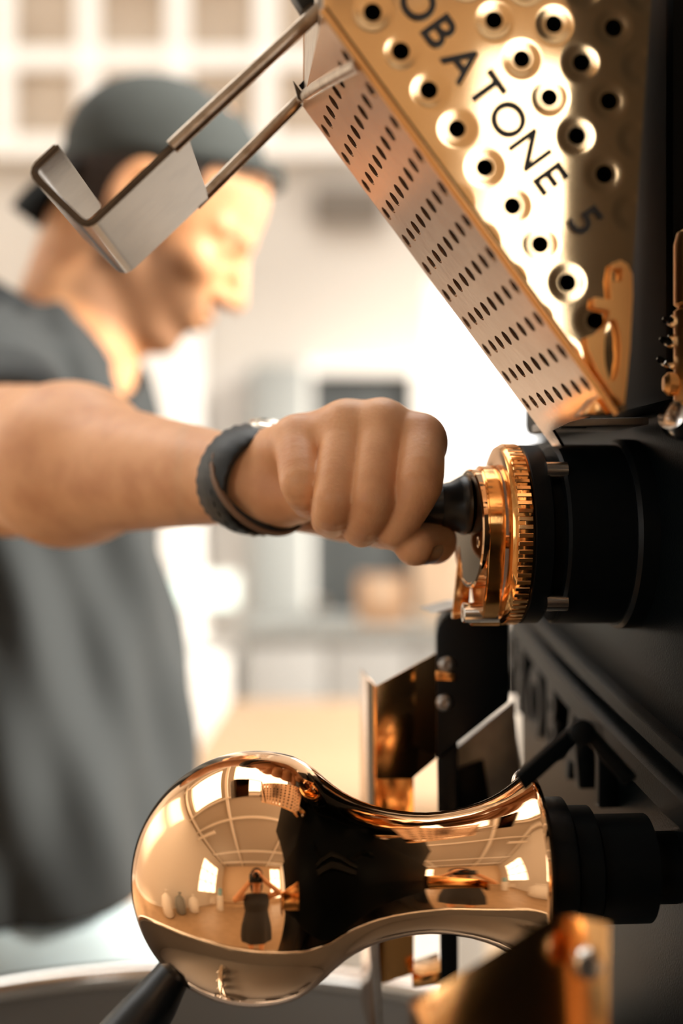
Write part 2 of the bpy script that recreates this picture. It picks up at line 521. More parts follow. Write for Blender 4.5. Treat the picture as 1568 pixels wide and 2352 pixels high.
def window(axis, at_, u0, u1, z0, z1, nu, nz, bar=0.05, pane=None):
    """glazed window in an opening: frame, mullions, panes"""
    global n_win; n_win += 1

    def pt(u, z, k): return (at_ + k, u, z) if axis == 'x' else (u, at_ + k, z)
    w = empty('window_%d' % n_win, pt((u0 + u1) / 2, z0, 0), kind='structure')

    def bar_(name, ua, ub, za, zb, k=.03):
        box2(name, M['white_trim'], w, pt(ua, za, -k), pt(ub, zb, k))
    bar_('frame_rail', u0, u1, z0, z0 + bar); bar_('frame_rail', u0, u1, z1 - bar, z1)
    bar_('frame_stile', u0, u0 + bar, z0 + bar, z1 - bar); bar_('frame_stile', u1 - bar, u1, z0 + bar, z1 - bar)
    us = [u0 + (u1 - u0) * i / nu for i in range(nu + 1)]; zs = [z0 + (z1 - z0) * i / nz for i in range(nz + 1)]
    for u in us[1:-1]: bar_('mullion', u - bar / 2, u + bar / 2, z0 + bar, z1 - bar)
    for z in zs[1:-1]: bar_('transom', u0 + bar, u1 - bar, z - bar / 2, z + bar / 2, .028)
    return w


# the bright window beyond the roaster and the tall windows that light the hall
window('y', Y1 + .06, *WB[0], 1, 1)
for h in WR: window('x', X1 + .06, *h, 2, 3)
window('x', X0 - .06, -5.0, -2.5, 1.0, 3.4, 3, 3)
window('y', Y0 - .06, *WF[0], 2, 3)

# glazed partition with tan panes, upper left
yp = Y1 - .05
n_win += 1
gp = empty('window_%d' % n_win, (bx(320), yp, bz(560)), kind='structure')
gx = [23, 214, 416, 615, 815]; gy = [-40, 155, 350]
kw = 46
for x in gx: box2('mullion', M['white_trim'], gp, (bx(x - kw / 2), yp - .06, bz(352)), (bx(x + kw / 2), yp + .02, bz(-260)))
for y in (-250, -45, 155, 352): box2('transom', M['white_trim'], gp, (bx(-190), yp - .055, bz(y + 22)), (bx(850), yp + .015, bz(y - 22)))
box2('mullion', M['white_trim'], gp, (bx(-190), yp - .06, bz(352)), (bx(-160), yp + .02, bz(-260)))
for xa, xb in zip([-175] + gx, gx):
    for ya, yb in ((-240, -45), (-45, 155), (155, 350)):
        box2('pane', M['tan_pane'], gp, (bx(xa + (kw / 2 if xa > 0 else 5)), yp - .012, bz(yb - 20)), (bx(xb - kw / 2), yp + .008, bz(ya + 20)))

# wall features of the far side (y around 8 m)
yf = Y1 - .03
dp = empty('air_vent', (bx(797), yf, bz(520)), 'dark brown-grey vent panel high on the far wall beside the cap', 'vent')
box2('panel', M['dark_panel2'], dp, (bx(722), yf - .03, bz(518)), (bx(880), yf + .03, bz(445)))
for k in range(4):
    z = bz(511 - k * 20)
    box2('slat', M['dark_panel2'], dp, (bx(726), yf - .05, z - .008), (bx(876), yf - .03, z + .012))

trim((bx(352), Y1 - .32, 0), (bx(468), Y1 - .02, bz(360)))                       # white column
trim((bx(585), Y1 - .20, 0), (bx(705), Y1 - .02, bz(850)), 'pale_grey')         # pale grey pier by the doorway
# dark doorway with a white frame
d1 = empty('door_1', (bx(830), Y1 - .02, 0), kind='structure')
box2('door_leaf', M['dark_panel'], d1, (bx(716), Y1 - .05, 0.02), (bx(948), Y1 - .005, bz(862)), 0.004)
box2('door_frame', M['white_trim'], d1, (bx(948), Y1 - .08, 0), (bx(985), Y1 - .003, bz(835)))
box2('door_frame', M['white_trim'], d1, (bx(700), Y1 - .08, bz(862)), (bx(948), Y1 - .003, bz(835)))
box2('door_frame', M['white_trim'], d1, (bx(705), Y1 - .08, 0), (bx(716), Y1 - .003, bz(862)))
bm = lathe([(0, 0), (0, .018), (.02, .02), (.035, .012), (.05, .024), (.075, .022), (.08, 0)], (bx(735), Y1 - .05, 1.02), (0, -1, 0), 20)
link('door_handle', bm_mesh(bm), M['bright_steel'], d1, smooth=0.6)
# light wainscot panel right of the column
trim((bx(470), Y1 - .06, 0), (bx(584), Y1 - .012, bz(845)), 'wainscot')


# furniture in the blurred middle distance
def crate(label, px0, px1, py0, py1, d, mt, name='cardboard_box'):
    a = P(px0, py1, d); b = P(px1, py0, d)
    w = b.x - a.x
    e = empty(name, ((a.x + b.x) / 2, d + w * .4, a.z), label, 'box')
    box2('carton', M[mt], e, (a.x, d, a.z), (b.x, d + w * .8, b.z - .01), 0.004)
    hw = (b.x - a.x) / 2
    box2('flap', M[mt], e, (a.x, d - .002, b.z - .01), (a.x + hw - .002, d + w * .8 + .002, b.z))
    box2('flap', M[mt], e, (a.x + hw + .002, d - .002, b.z - .01), (b.x, d + w * .8 + .002, b.z))
    box2('tape', M['cardboard2'], e, (a.x + hw - .03, d - .004, b.z - .06), (a.x + hw + .03, d - .001, b.z - .01))
    return e


def table(label, px0, px1, py, d0, d1, mt, name='work_table'):
    a = P(px0, py, d0); b = P(px1, py, d0)
    e = empty(name, ((a.x + b.x) / 2, (d0 + d1) / 2, 0), label, 'table')
    box2('table_top', M[mt], e, (a.x, d0, a.z - .04), (b.x, d1, a.z), 0.005)
    for x in (a.x + .06, b.x - .06):
        for y in (d0 + .06, d1 - .06):
            box2('leg', M['white_trim'], e, (x - .03, y - .03, 0), (x + .03, y + .03, a.z - .04))
    box2('apron', M[mt], e, (a.x + .05, d0 + .03, a.z - .14), (b.x - .05, d0 + .05, a.z - .04))
    return a.z


# grey sideboard against the far wall with two cartons on it, pale counter in front
gd = 3.75
gz = P(0, 1440, gd).z
gb_ = empty('sideboard', (P(830, 0, gd).x, gd + .25, 0), 'grey sideboard in the blurred room behind the hand', 'sideboard')
ga, gc = P(560, 0, gd).x, P(1130, 0, gd).x
box2('body', M['sofa'], gb_, (ga, gd, .08), (gc, gd + .5, gz - .03), .005)
box2('top_board', M['pale_grey'], gb_, (ga - .015, gd - .02, gz - .03), (gc + .015, gd + .51, gz), .004)
for k in range(3):
    w = (gc - ga) / 3
    dr = box2('door', M['sofa'], gb_, (ga + k * w + .004, gd - .016, .10), (ga + (k + 1) * w - .004, gd, gz - .05), .003)
    link('knob', bm_mesh(lathe([(0, 0), (0, .006), (.015, .006), (.02, .011), (.028, .010), (.03, 0)], (ga + (k + .85) * w, gd - .016, gz - .2), (0, -1, 0), 14)), M['bright_steel'], dr, smooth=0.6)
for x in (ga + .04, gc - .04):
    for y in (gd + .05, gd + .45): box2('leg', M['wood'], gb_, (x - .02, y - .02, 0), (x + .02, y + .02, .08))
cz = table('long pale wooden counter beyond the copper ball handle', 380, 1080, 1840, 2.25, 3.45, 'wood', 'counter')
crate('brown cardboard box standing on the sideboard, left of the pale carton', 822, 935, 1325, 1438, gd + .06, 'cardboard')
crate('pale beige carton on the sideboard, right of the brown box', 955, 1085, 1255, 1438, gd + .06, 'cardboard2')
# emissive panel on a stand, added to imitate an overexposed pale green spot left of the sofa
mo_d = 3.9
mz = P(0, 1398, mo_d).z
ds = empty('glow_stand', (P(465, 0, mo_d).x, mo_d, mz - .12), 'small added panel glowing pale green beyond the forearm', 'added_glow')
box2('panel_rim', M['white_trim'], ds, (P(385, 0, mo_d).x, mo_d + .004, mz), (P(545, 0, mo_d).x, mo_d + .03, P(0, 1318, mo_d).z), .004)
box2('glow_panel', M['added_glow'], ds, (P(393, 0, mo_d).x, mo_d, mz + .008), (P(537, 0, mo_d).x, mo_d + .006, P(0, 1325, mo_d).z))
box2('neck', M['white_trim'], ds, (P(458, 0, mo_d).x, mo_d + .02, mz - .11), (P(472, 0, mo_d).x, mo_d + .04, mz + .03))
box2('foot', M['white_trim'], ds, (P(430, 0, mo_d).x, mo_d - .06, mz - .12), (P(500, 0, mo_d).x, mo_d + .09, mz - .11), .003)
cb = empty('white_cabinet', (P(465, 0, mo_d).x, mo_d + .1, 0), 'white cabinet under the added glowing panel', 'cabinet')
zc_ = mz - .12
ca, cc = P(340, 0, mo_d).x, P(535, 0, mo_d).x
box2('body', M['white_trim'], cb, (ca, mo_d - .15, .06), (cc, mo_d + .35, zc_), .005)
for k in range(2):
    w = (cc - ca) / 2
    dr = box2('door', M['white_trim'], cb, (ca + k * w + .004, mo_d - .17, .08), (ca + (k + 1) * w - .004, mo_d - .15, zc_ - .02), .003)
    hx = ca + w + (-.03 if k == 0 else .03)
    bmh = lathe([(0, 0), (0, .006), (.015, .006), (.02, .011), (.028, .010), (.03, 0)], (hx, mo_d - .17, zc_ * .6), (0, -1, 0), 14)
    link('knob', bm_mesh(bmh), M['bright_steel'], dr, smooth=0.6)

# what the copper ball mirrors behind the lens: benches, sacks and a water cooler along the walls
bt = empty('bench', (-1.6, -4.4, 0), 'long wooden bench against the wall behind the photographer', 'bench')
box2('bench_top', M['wood'], bt, (-3.0, -4.7, .42), (-0.4, -4.1, .47), .005)
for x in (-2.8, -.6):
    for y in (-4.62, -4.18): box2('leg', M['wood'], bt, (x - .035, y - .035, 0), (x + .035, y + .035, .42))
for k, (x, y, c) in enumerate(((-2.9, -1.5, 'white_trim'), (-3.0, -0.6, 'pale_grey'), (-2.8, 0.3, 'white_trim'))):
    e = empty('coffee_sack', (x, y, 0), ['white coffee sack mirrored in the ball, farthest behind the lens', 'grey coffee sack between the two white ones by the left wall', 'white coffee sack by the left wall, nearest the roaster'][k], 'sack', 'coffee sacks along the left wall')
    link('sack_body', bm_mesh(lathe([(0, 0), (0, .24), (.06, .31), (.35, .33), (.62, .27), (.72, .12), (.76, .05)], (x, y, 0), UP, 28)), M[c], e, smooth=3.14)
    link('tied_neck', bm_mesh(lathe([(.74, .05), (.78, .045), (.84, .10), (.86, .09), (.80, .02)], (x, y, 0), UP, 20)), M[c], e, smooth=3.14)
wc = empty('water_cooler', (-2.1, -3.2, 0), 'water cooler with blue bottles mirrored left of the photographer', 'water cooler')
box2('cabinet', M['white_trim'], wc, (-2.27, -3.37, 0), (-1.93, -3.03, .95), .02)
link('bottle', bm_mesh(lathe([(0, 0), (0, .08), (.05, .14), (.20, .14), (.23, .12), (.26, .14), (.40, .14), (.44, .10), (.44, 0)], (-2.1, -3.2, .95), UP, 28)), M['blue_plastic'], wc, smooth=0.7)
link('tap', bm_mesh(lathe([(0, 0), (0, .02), (.06, .018), (.08, 0)], (-2.1, -3.03, .75), (0, 1, 0), 14)), M['blue_plastic'], wc, smooth=0.7)
tl = empty('tube_lamp', (-2.6, -0.9, ZC - .6), 'white tube lamp hanging under the ceiling behind the lens', 'lamp')
box2('housing', M['white_trim'], tl, (-3.3, -1.0, ZC - .55), (-1.9, -.8, ZC - .5), .01)
link('tube', bm_mesh(tube(bmesh.new(), [(-3.25, -.9, ZC - .58), (-1.95, -.9, ZC - .58)], .02)), M['white_trim'], tl, smooth=0.7)
for x in (-3.1, -2.1): box2('hanger_wire', M['white_trim'], tl, (x - .004, -.904, ZC - .5), (x + .004, -.896, ZC))
# ================================================================== the roaster
PO = Vector((0.1427, 0.70, H))                 # a point of the front plate's plane
PLT = lambda px, py: hit(px, py, PO, FR)


def mp(s, l, z):
    """roaster frame: s out of the front plate, l along the front away from the lens, z above the lens"""
    return PO + FR * s + LT * l + UP * z


AX = (-FR, LT, UP)                             # right-handed: (depth into body, lateral, up)
ro = empty('coffee_roaster', (PO.x + .3, PO.y, 0), 'black drum coffee roaster with raised lettering and copper fittings', 'coffee roaster')


def rbox(name, mt, s0, s1, l0, l1, z0, z1, bev=.003, parent=None):
    c = mp((s0 + s1) / 2, (l0 + l1) / 2, (z0 + z1) / 2)
    return box_obj(name, M[mt], parent or ro, c, (abs(s1 - s0), abs(l1 - l0), abs(z1 - z0)), AX, bev)


# body: front plate, drum housing behind, upper housing, legs
rbox('front_plate', 'cast_iron', -.03, 0, -.52, .262, -.300, .047, .004)
rbox('drum_housing', 'black_paint', -.70, -.0305, -.50, .245, -.300, .03, .01)
rbox('side_cabinet', 'black_paint', -.68, -.002, -.515, -.285, -.80, -.3005, .006)
rbox('base_cabinet', 'black_paint', -.68, -.19, -.284, .235, -.80, -.3005, .01)
rbox('upper_housing', 'black_satin', -.14, .008, -.085, .218, .0475, .32, .006)
rbox('upper_housing', 'black_satin', -.22, -.034, -.55, -.0855, .0475, .50, .006)
for s in (-.23, -.64):
    for l in (-.44, .19): rbox('leg', 'black_paint', s - .03, s + .03, l - .03, l + .03, -H, -.80, .004)

# ring rib and raised letters on the front plate
C0 = mp(0, -.10, .20)                          # centre of the rib's arc: fitted below


def arc_fit(p1, p2, p3):
    pts = [((q - PO).dot(LT), q.z - H) for q in (p1, p2, p3)]
    (ax, ay), (bx_, by), (cx, cy) = pts
    d = 2 * (ax * (by - cy) + bx_ * (cy - ay) + cx * (ay - by))
    ux = ((ax**2 + ay**2) * (by - cy) + (bx_**2 + by**2) * (cy - ay) + (cx**2 + cy**2) * (ay - by)) / d
    uy = ((ax**2 + ay**2) * (cx - bx_) + (bx_**2 + by**2) * (ax - cx) + (cx**2 + cy**2) * (bx_ - ax)) / d
    return ux, uy, math.hypot(ax - ux, ay - uy)


def rib(name, pxs, w, h):
    """raised bar on the plate through plate points given by their look in the frame"""
    q = [PLT(*p) for p in pxs]
    bm = bmesh.new(); rings = []
    for i, p in enumerate(q):
        t = (q[min(i + 1, len(q) - 1)] - q[max(i - 1, 0)]).normalized(); nrm = t.cross(FR).normalized()
        if nrm.z < 0: nrm = -nrm
        rings.append([bm.verts.new(p + nrm * a * w + FR * b) for a, b in ((-.5, -.001), (-.5, h * .7), (-.38, h), (.38, h), (.5, h * .7), (.5, -.001))])
    for A, B in zip(rings, rings[1:]):
        for k in range(6): bm.faces.new((A[k], A[(k + 1) % 6], B[(k + 1) % 6], B[k]))
    bm.faces.new(rings[0]); bm.faces.new(rings[-1])
    return link(name, bm_mesh(bm), M['letter_cast'], ro, smooth=0.6)


rib('raised_rib', [(1203, 1425), (1225, 1455), (1262, 1500), (1310, 1560), (1370, 1628), (1450, 1712), (1560, 1820), (1720, 1965)], .016, .010)
rib('raised_rib', [(1225, 1418), (1262, 1445), (1310, 1490), (1370, 1548), (1450, 1622), (1560, 1720), (1720, 1860)], .009, .007)
for ch, px, py in (('P', 1203, 1522), ('R', 1230, 1564), ('O', 1263, 1612), ('B', 1303, 1656), ('A', 1352, 1704), ('T', 1414, 1752)):
    me = glyph(ch, .044, .010, .0010, .0010); me.transform(Matrix.Diagonal((1.0, 1.30, 1.0, 1.0)))
    p = PLT(px, py)
    # the letter's right is toward the lens (-LT), its face looks along FR
    me.transform(frame_m(p + FR * .004, -LT, UP, FR))
    link('letter', me, M['letter_cast'], ro)

# -------- sampling port: lathe about the front axis
K = 1.077
pc = mp(0, 0, (1176 - 1226) / F * .70)


def L(name, prof, mt, parent, o=None, seg=72, sm=0.6):
    return link(name, bm_mesh(lathe([(s, r) for s, r in prof], o if o is not None else pc, FR, seg)), M[mt], parent, smooth=sm)


L('port_flange', [(-.001, .0), (-.001, .0465), (.008, .0465), (.010, .0450), (.010, 0)], 'black_paint', ro)
L('port_barrel', [(.009, 0), (.009, .0438), (.0405, .0438), (.0420, .0425), (.0420, 0)], 'black_satin', ro)
L('port_neck', [(.041, 0), (.041, .0380), (.050, .0380), (.050, 0)], 'black_satin', ro)
L('port_ring', [(.0480, 0), (.0480, .0425), (.0490, .0436), (.0570, .0436), (.0580, .0425), (.0580, 0)], 'black_satin', ro)
kr = L('copper_ring', [(.0575, 0), (.0575, .0432), (.0585, .0438), (.0660, .0438), (.0680, .0425), (.0684, .0400), (.0684, .0330), (.0670, .0300), (.0670, 0)], 'gold_copper', ro)
for k in range(72):                            # knurl of the copper ring
    a = 2 * math.pi * k / 72
    u = LT * math.cos(a) + UP * math.sin(a)
    if k == 0:
        bm = bmesh.new(); box(bm, (0, 0, 0), (.0070, .0022, .0008), None, .0003, 1); kme = bm_mesh(bm); kme.materials.append(M['copper'])
    o = bpy.data.objects.new('knurl_tooth', kme); COL.objects.link(o); o.parent = kr
    o.matrix_basis = frame_m(pc + FR * .0622 + u * .04375, FR, u.cross(FR), u)
for l, z, r in ((-.030, .030, .0042), (.030, .031, .0042), (-.030, -.0315, .0042)):  # steel studs in the neck groove
    link('stud', bm_mesh(lathe([(.040, 0), (.040, r), (.050, r), (.050, 0)], pc + LT * l + UP * z, FR, 20)), M['bright_steel'], ro, smooth=0.6)

# -------- trier: copper cover plate, round face and the black handle in the hand
tr = empty('sample_trier', mp(.07, 0, -.01), 'black handled sampling trier with copper cover plate held by the hand', 'trier')
zt_ = pc.z - H
# hanging cover plate outline in (l, z)
ol = []
for k in range(21):
    a = math.radians(-28 + 236 * k / 20); ol.append((.0300 * math.cos(a), .0300 * math.sin(a)))
ol += [(-.0235, -.026), (-.0150, -.0405), (-.008, -.0445), (.004, -.0435), (.0135, -.036), (.0225, -.024)]
off = UP * (zt_ + .0035)
bm = bmesh.new(); prism(bm, [mp(.0686, l, 0) + off + UP * z for l, z in ol], FR * .0082)
bmesh.ops.bevel(bm, geom=[e for e in bm.edges if abs((e.verts[0].co - e.verts[1].co).dot(FR)) < 1e-5], offset=.0008, segments=2, affect='EDGES')
link('cover_plate', bm_mesh(bm), M['gold_copper'], tr, smooth=0.6)
po2 = pc + UP * .0026
FR2 = Vector((-math.cos(YAW * 1.9), -math.sin(YAW * 1.9), 0))
link('face_disc', bm_mesh(lathe([(-.003, 0), (-.003, .0282), (-.002, .0292), (.0020, .0292), (.0027, .0284), (.0027, .0270), (.0023, .0265), (.0023, 0)], po2 + FR * .0790, FR2, 72)), M['copper_mirror'], tr, smooth=0.6)
ph = Vector(pc); ph.z = H + (1176 - 1160) / F * .69
L('handle_flare', [(.0812, 0), (.0812, .0140), (.0825, .0146), (.0845, .0146), (.0865, .0135), (.0905, .0112), (.0945, .0104), (.0945, 0)], 'black_plastic', tr, ph, 48)
L('handle_grip', [(.0944, 0), (.0944, .0096), (.1000, .0098), (.1060, .0108), (.1150, .0124), (.1300, .0128), (.1400, .0124), (.1460, .0106), (.1480, .006), (.1485, 0)], 'black_plastic', tr, ph, 48)
for l, z, r, s1 in ((-.005, -.0385, .0050, .0850), (.0015, -.0415, .0040, .0800), (-.0185, -.004, .0032, .0800)):
    link('bolt', bm_mesh(lathe([(.066, 0), (.066, r), (s1 - .0006, r), (s1, r - .0006), (s1, r * .55), (s1 - .002, r * .5), (s1 - .002, 0)], pc + LT * l + UP * (z + .0005), FR, 24)), M['bright_steel' if s1 > .081 else 'gold_copper'], tr, smooth=0.6)
# slanting copper strap behind the face
sp = [mp(.0735, .017, zt_ + .020), mp(.0800, .017, zt_ + .020), mp(.0862, .017, zt_ - .0395), mp(.0780, .017, zt_ - .0395)]
prism_obj('strap', M['copper'], tr, sp, LT * .0025, .0003)
prism_obj('strap_foot', M['copper'], tr, [mp(.0862, .015, zt_ - .0395), mp(.0710, .015, zt_ - .0380), mp(.0710, .015, zt_ - .0405), mp(.0862, .015, zt_ - .0425)], LT * .006, .0003)

# -------- hopper base plate and hex bolt on top of the front plate
zb = .0478
hb = prism_obj('hopper_ledge', M['grey_metal'], ro, [hit(1274, 962, (0, .66, H), Vector((0, 1, 0))), hit(1490, 958, (0, .66, H), Vector((0, 1, 0))), hit(1490, 975, (0, .66, H), Vector((0, 1, 0))), hit(1274, 980, (0, .66, H), Vector((0, 1, 0)))], (-.004, .05, 0), .0006)
bo = P(1318, 950, .672)
hx = lathe([(0, 0), (0, .0066), (.0005, .0070), (.0125, .0070), (.013, .0062), (.013, .0036), (.009, .0034), (.009, 0)], bo - FR * .006, FR, 30)
link('socket_bolt', bm_mesh(hx), M['black_plastic'], ro, smooth=0.6)

# ================================================================== perforated guard
GO = Vector((.1107, .560, H))                  # near plane of the guard
GP = lambda px, py: hit(px, py, GO, LT)
RT = -FR                                       # right along the near plane
GD = .128                                      # depth of the guard
u_w = (GP(1365, 737) - GP(855, 30)).normalized()
v_w = LT.cross(u_w).normalized()
if v_w.z < 0: v_w = -v_w
n_w = u_w.cross(v_w).normalized()              # toward or away from the lens
if n_w.y > 0: v_w, n_w = v_w, n_w
org = GP(855, 30)
guard = empty('hopper_guard', GP(1425, 940), 'polished copper hopper guard with round holes and black PROBATONE 5 lettering', 'guard')


def loc2(p): return ((p - org).dot(u_w), (p - org).dot(v_w))


pu = (GP(919, 119) - org).length; pu = (GP(1365, 737) - org).length / 8
q2 = loc2(GP(1133, 48)); qu, qv = q2[0] / 2, q2[1] / 2
qu -= pu                                       # nearly square lattice cell
outl_px = [(742, -420), (742, 22), (1418, 948), (1436, 946), (1450, 640), (1494, 0), (1522, -420)]
outl = [loc2(GP(*p)) for p in outl_px]


def inside(pt, poly, mar):
    n = len(poly)
    c = False; dm = 1e9
    for i in range(n):
        (x1, y1), (x2, y2) = poly[i], poly[(i + 1) % n]
        if (y1 > pt[1]) != (y2 > pt[1]) and pt[0] < (x2 - x1) * (pt[1] - y1) / (y2 - y1) + x1: c = not c
        dx, dy = x2 - x1, y2 - y1
        t = max(0, min(1, ((pt[0] - x1) * dx + (pt[1] - y1) * dy) / (dx * dx + dy * dy)))
        dm = min(dm, math.hypot(pt[0] - x1 - t * dx, pt[1] - y1 - t * dy))
    return c and dm > mar


hr = .00355
holes = []
for j in (0, 2, 3, 4, 5):
    for i in range(-14, 14):
        c = (i * pu + j * qu, j * qv)
        if inside(c, outl, .0062): holes.append((c[0], c[1], hr))
me = sheet(outl, holes, .0016, 28)
# build it in its own frame so the press marks round the holes follow the sheet
plate_m = plate_material(pu, qv, qu, hr, hr * 2.55, 1)
nrm = u_w.cross(v_w)
po = link('face_plate', me, plate_m, guard)
po.matrix_basis = Matrix.Translation(-guard.location) @ frame_m(org, u_w, v_w, nrm)
tow = -LT                                      # toward the lens
for ch, px, py in (('P', 857, -128), ('R', 908, -62), ('O', 959, 8), ('B', 1010, 76), ('A', 1062, 146), ('T', 1114, 208), ('O', 1166, 276), ('N', 1216, 346), ('E', 1264, 412), ('5', 1342, 508)):
    me = glyph(ch, .0185, .0012, .0003)
    p = GP(px, py)
    me.transform(frame_m(p + tow * .0012, u_w, v_w, u_w.cross(v_w)))
    link('letter', me, M['letter_black'], guard)
# rolled lip along the slanting lower edge of the face
bm = bmesh.new(); tube(bm, [GP(742, 22) + tow * .0, GP(1418, 948)], .0019, 12)
link('rolled_lip', bm_mesh(bm), M['copper'], guard, smooth=0.7)

# perforated underside between the near and the far side
A0, A1 = GP(744, 26), GP(1416, 946)
ud = (A1 - A0).normalized(); ln = (A1 - A0).length
pit = .0160
hl = []
for i in range(-1, 13):
    for j in range(8):
        x = ln - .0155 - i * pit; y = GD - .0085 - j * .0156
        if 0.004 < x < ln - .004 and 0.004 < y < GD - .003 and not (i < 0): hl.append((x, y, .0037))
ol2 = [(0, 0), (ln - .001, 0), (ln - .001, .070), (ln + .001, GD - .020), (ln + .0105, GD - .016), (ln + .0115, GD), (0, GD)]
me = sheet(ol2, hl, .0014, 18)
nu = ud.cross(LT)
uo = link('perforated_underside', me, M['copper_perf'], guard)
uo.matrix_basis = Matrix.Translation(-guard.location) @ frame_m(A0, ud, LT, nu)
# far side sheet and upright end, black liner added inside as shade behind the holes
me = sheet(outl, [], .0014)
fo = link('far_plate', me, M['copper'], guard)
fo.matrix_basis = Matrix.Translation(-guard.location) @ frame_m(org + LT * GD, u_w, v_w, nrm)
e0 = GP(744, 20)
prism_obj('end_plate', M['rod_steel'], guard, [e0, e0 + LT * GD, e0 + LT * GD + UP * .12, e0 + UP * .12], RT * .0012)
inn = [(775, -300), (775, 10), (1400, 866), (1428, 640), (1470, 0), (1500, -300)]
prism_obj('dark_liner', M['black_satin'], guard, [GP(*p) + LT * .016 for p in inn], LT * (GD - .05))
# pointed corner flange at the far lower corner
fp = org + LT * (GD + .0005)
FPn = Vector(LT); FPo = e0 + LT * (GD - .001)
g = lambda px, py: hit(px, py, FPo, FPn)
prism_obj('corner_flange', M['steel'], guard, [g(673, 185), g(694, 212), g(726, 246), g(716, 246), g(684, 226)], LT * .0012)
prism_obj('corner_flange', M['black_satin'], guard, [g(686, 196), g(712, 168), g(718, 200), g(700, 214)], LT * .0010)
# latch bracket with a square hole and a long eye, standing in front of the sheet
br_px = [(1404, 606), (1422, 599), (1438, 608), (1449, 632), (1450, 680), (1444, 800), (1436, 880), (1430, 930), (1404, 905), (1368, 850), (1347, 800), (1345, 775), (1366, 768), (1392, 745), (1398, 714), (1362, 706), (1362, 684), (1402, 690), (1398, 640)]
BO = GO - LT * .004
gb = lambda px, py: hit(px, py, BO, LT)
eye = [(1402 + 19 * math.cos(2 * math.pi * k / 24) + 2, 805 + 72 * math.sin(2 * math.pi * k / 24)) for k in range(24)]
lb = lambda q: ((gb(*q) - org).dot(u_w), (gb(*q) - org).dot(v_w))
me = sheet([lb(q) for q in br_px], [[lb(q) for q in eye], [lb(q) for q in ((1404, 617), (1427, 617), (1427, 648), (1404, 648))]], .0035)
bo_ = link('latch_bracket', me, M['copper_satin'], guard)
bo_.matrix_basis = Matrix.Translation(-guard.location) @ frame_m(org - LT * .004, u_w, v_w, nrm)
tip = [GP(1350, 948), GP(1385, 905), GP(1420, 950)]
prism_obj('tip_gusset', M['copper'], guard, [p + LT * .004 for p in tip], LT * .02, .0004)

# copper cover and ribbed spring at the right edge of the frame
cv = empty('copper_cover', P(1600, 960, .60), 'rounded copper cover at the right edge with bright knob below', 'cover')
cx_ = P(1612, 0, .60)
link('shell', bm_mesh(lathe([(0, 0), (0, .0118), (.046, .0118), (.0475, .0100), (.0490, .0118), (.0740, .0118), (.0790, .0105), (.0815, .006), (.082, 0)], (cx_.x, .60, P(0, 965, .60).z), UP, 40)), M['copper_satin'], cv, smooth=0.6)
link('knob', bm_mesh(lathe([(-.012, 0), (-.012, .004), (-.006, .0075), (.000, .0080), (.006, .0060), (.0075, 0)], P(1556, 962, .585), (-.5, -.6, .2), 28)), M['bright_steel'], cv, smooth=0.6)
link('stop_pin', bm_mesh(lathe([(0, 0), (0, .0050), (.006, .0050), (.008, .003), (.008, 0)], P(1566, 882, .60), (-1, 0, 0), 24)), M['copper_satin'], cv, smooth=0.6)
for k, (px, py) in enumerate(((1537, 740), (1556, 734), (1530, 786), (1549, 780), (1524, 832), (1543, 838))):
    link('coil_disc', bm_mesh(lathe([(-.0004, 0), (-.0004, .0034), (.0004, .0034), (.0004, 0)], P(px, py, .604), (.45, -.55, .75), 20)), M['bright_steel'], cv, smooth=0.6)

# ================================================================== hooked steel lever on two rods
fl = empty('feed_lever', P(250, 560, .63), 'bent stainless steel hook plate on two rods under the guard', 'lever')
dn, df = .585, .700                            # near and far side of the strip
near = lambda px, py: P(px, py, dn)
pr = [(428, 306), (404, 328), (222, 500), (212, 508), (201, 512), (190, 510), (179, 502), (92, 418), (82, 406), (78, 396), (80, 386), (86, 377), (134, 332)]
inner_n = [near(*p) for p in pr]
dvec = Vector((-.002, df - dn, 0))
th = .0032
bm = bmesh.new(); prev = None; secs = []
for i, p in enumerate(inner_n):
    t = (inner_n[min(i + 1, len(pr) - 1)] - inner_n[max(i - 1, 0)]).normalized()
    nn = t.cross(LT).normalized()
    secs.append([bm.verts.new(q) for q in (p - nn * th / 2, p + nn * th / 2, p + nn * th / 2 + dvec, p - nn * th / 2 + dvec)])
for A, B in zip(secs, secs[1:]):
    for k in range(4): bm.faces.new((A[k], A[(k + 1) % 4], B[(k + 1) % 4], B[k]))
bm.faces.new(secs[0]); bm.faces.new(secs[-1])
bmesh.ops.recalc_face_normals(bm, faces=bm.faces[:])
bmesh.ops.bevel(bm, geom=[e for e in bm.edges if e.calc_face_angle(0) > 1.0], offset=.0010, segments=2, affect='EDGES')
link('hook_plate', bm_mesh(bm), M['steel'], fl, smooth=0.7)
rr = .0032
bm = bmesh.new(); tube(bm, [near(395, 338), near(420, 314), near(745, 12), near(840, -75)], rr, 16, (1, .8))
link('rod', bm_mesh(bm), M['rod_steel'], fl, smooth=0.7)
on_u = lambda px, py, k=.0045: (lambda w: w + (Vector((0, 0, H)) - w).normalized() * k)(hit(px, py, A0, nu))
r2 = [P(448, 470, df), P(480, 438, df), P(670, 248, df - .003), P(692, 226, df - .005), on_u(722, 204), on_u(740, 193), on_u(785, 167, .003), on_u(824, 146, .001)]
bm = bmesh.new(); tube(bm, r2, rr, 16, (1, .8))
link('rod', bm_mesh(bm), M['rod_steel'], fl, smooth=0.7)
link('rod_block', bm_mesh(prism(bmesh.new(), [near(668, -20), near(700, -45), near(724, 2), near(694, 22)], LT * .010, .0006)), M['black_plastic'], fl, smooth=0.6)

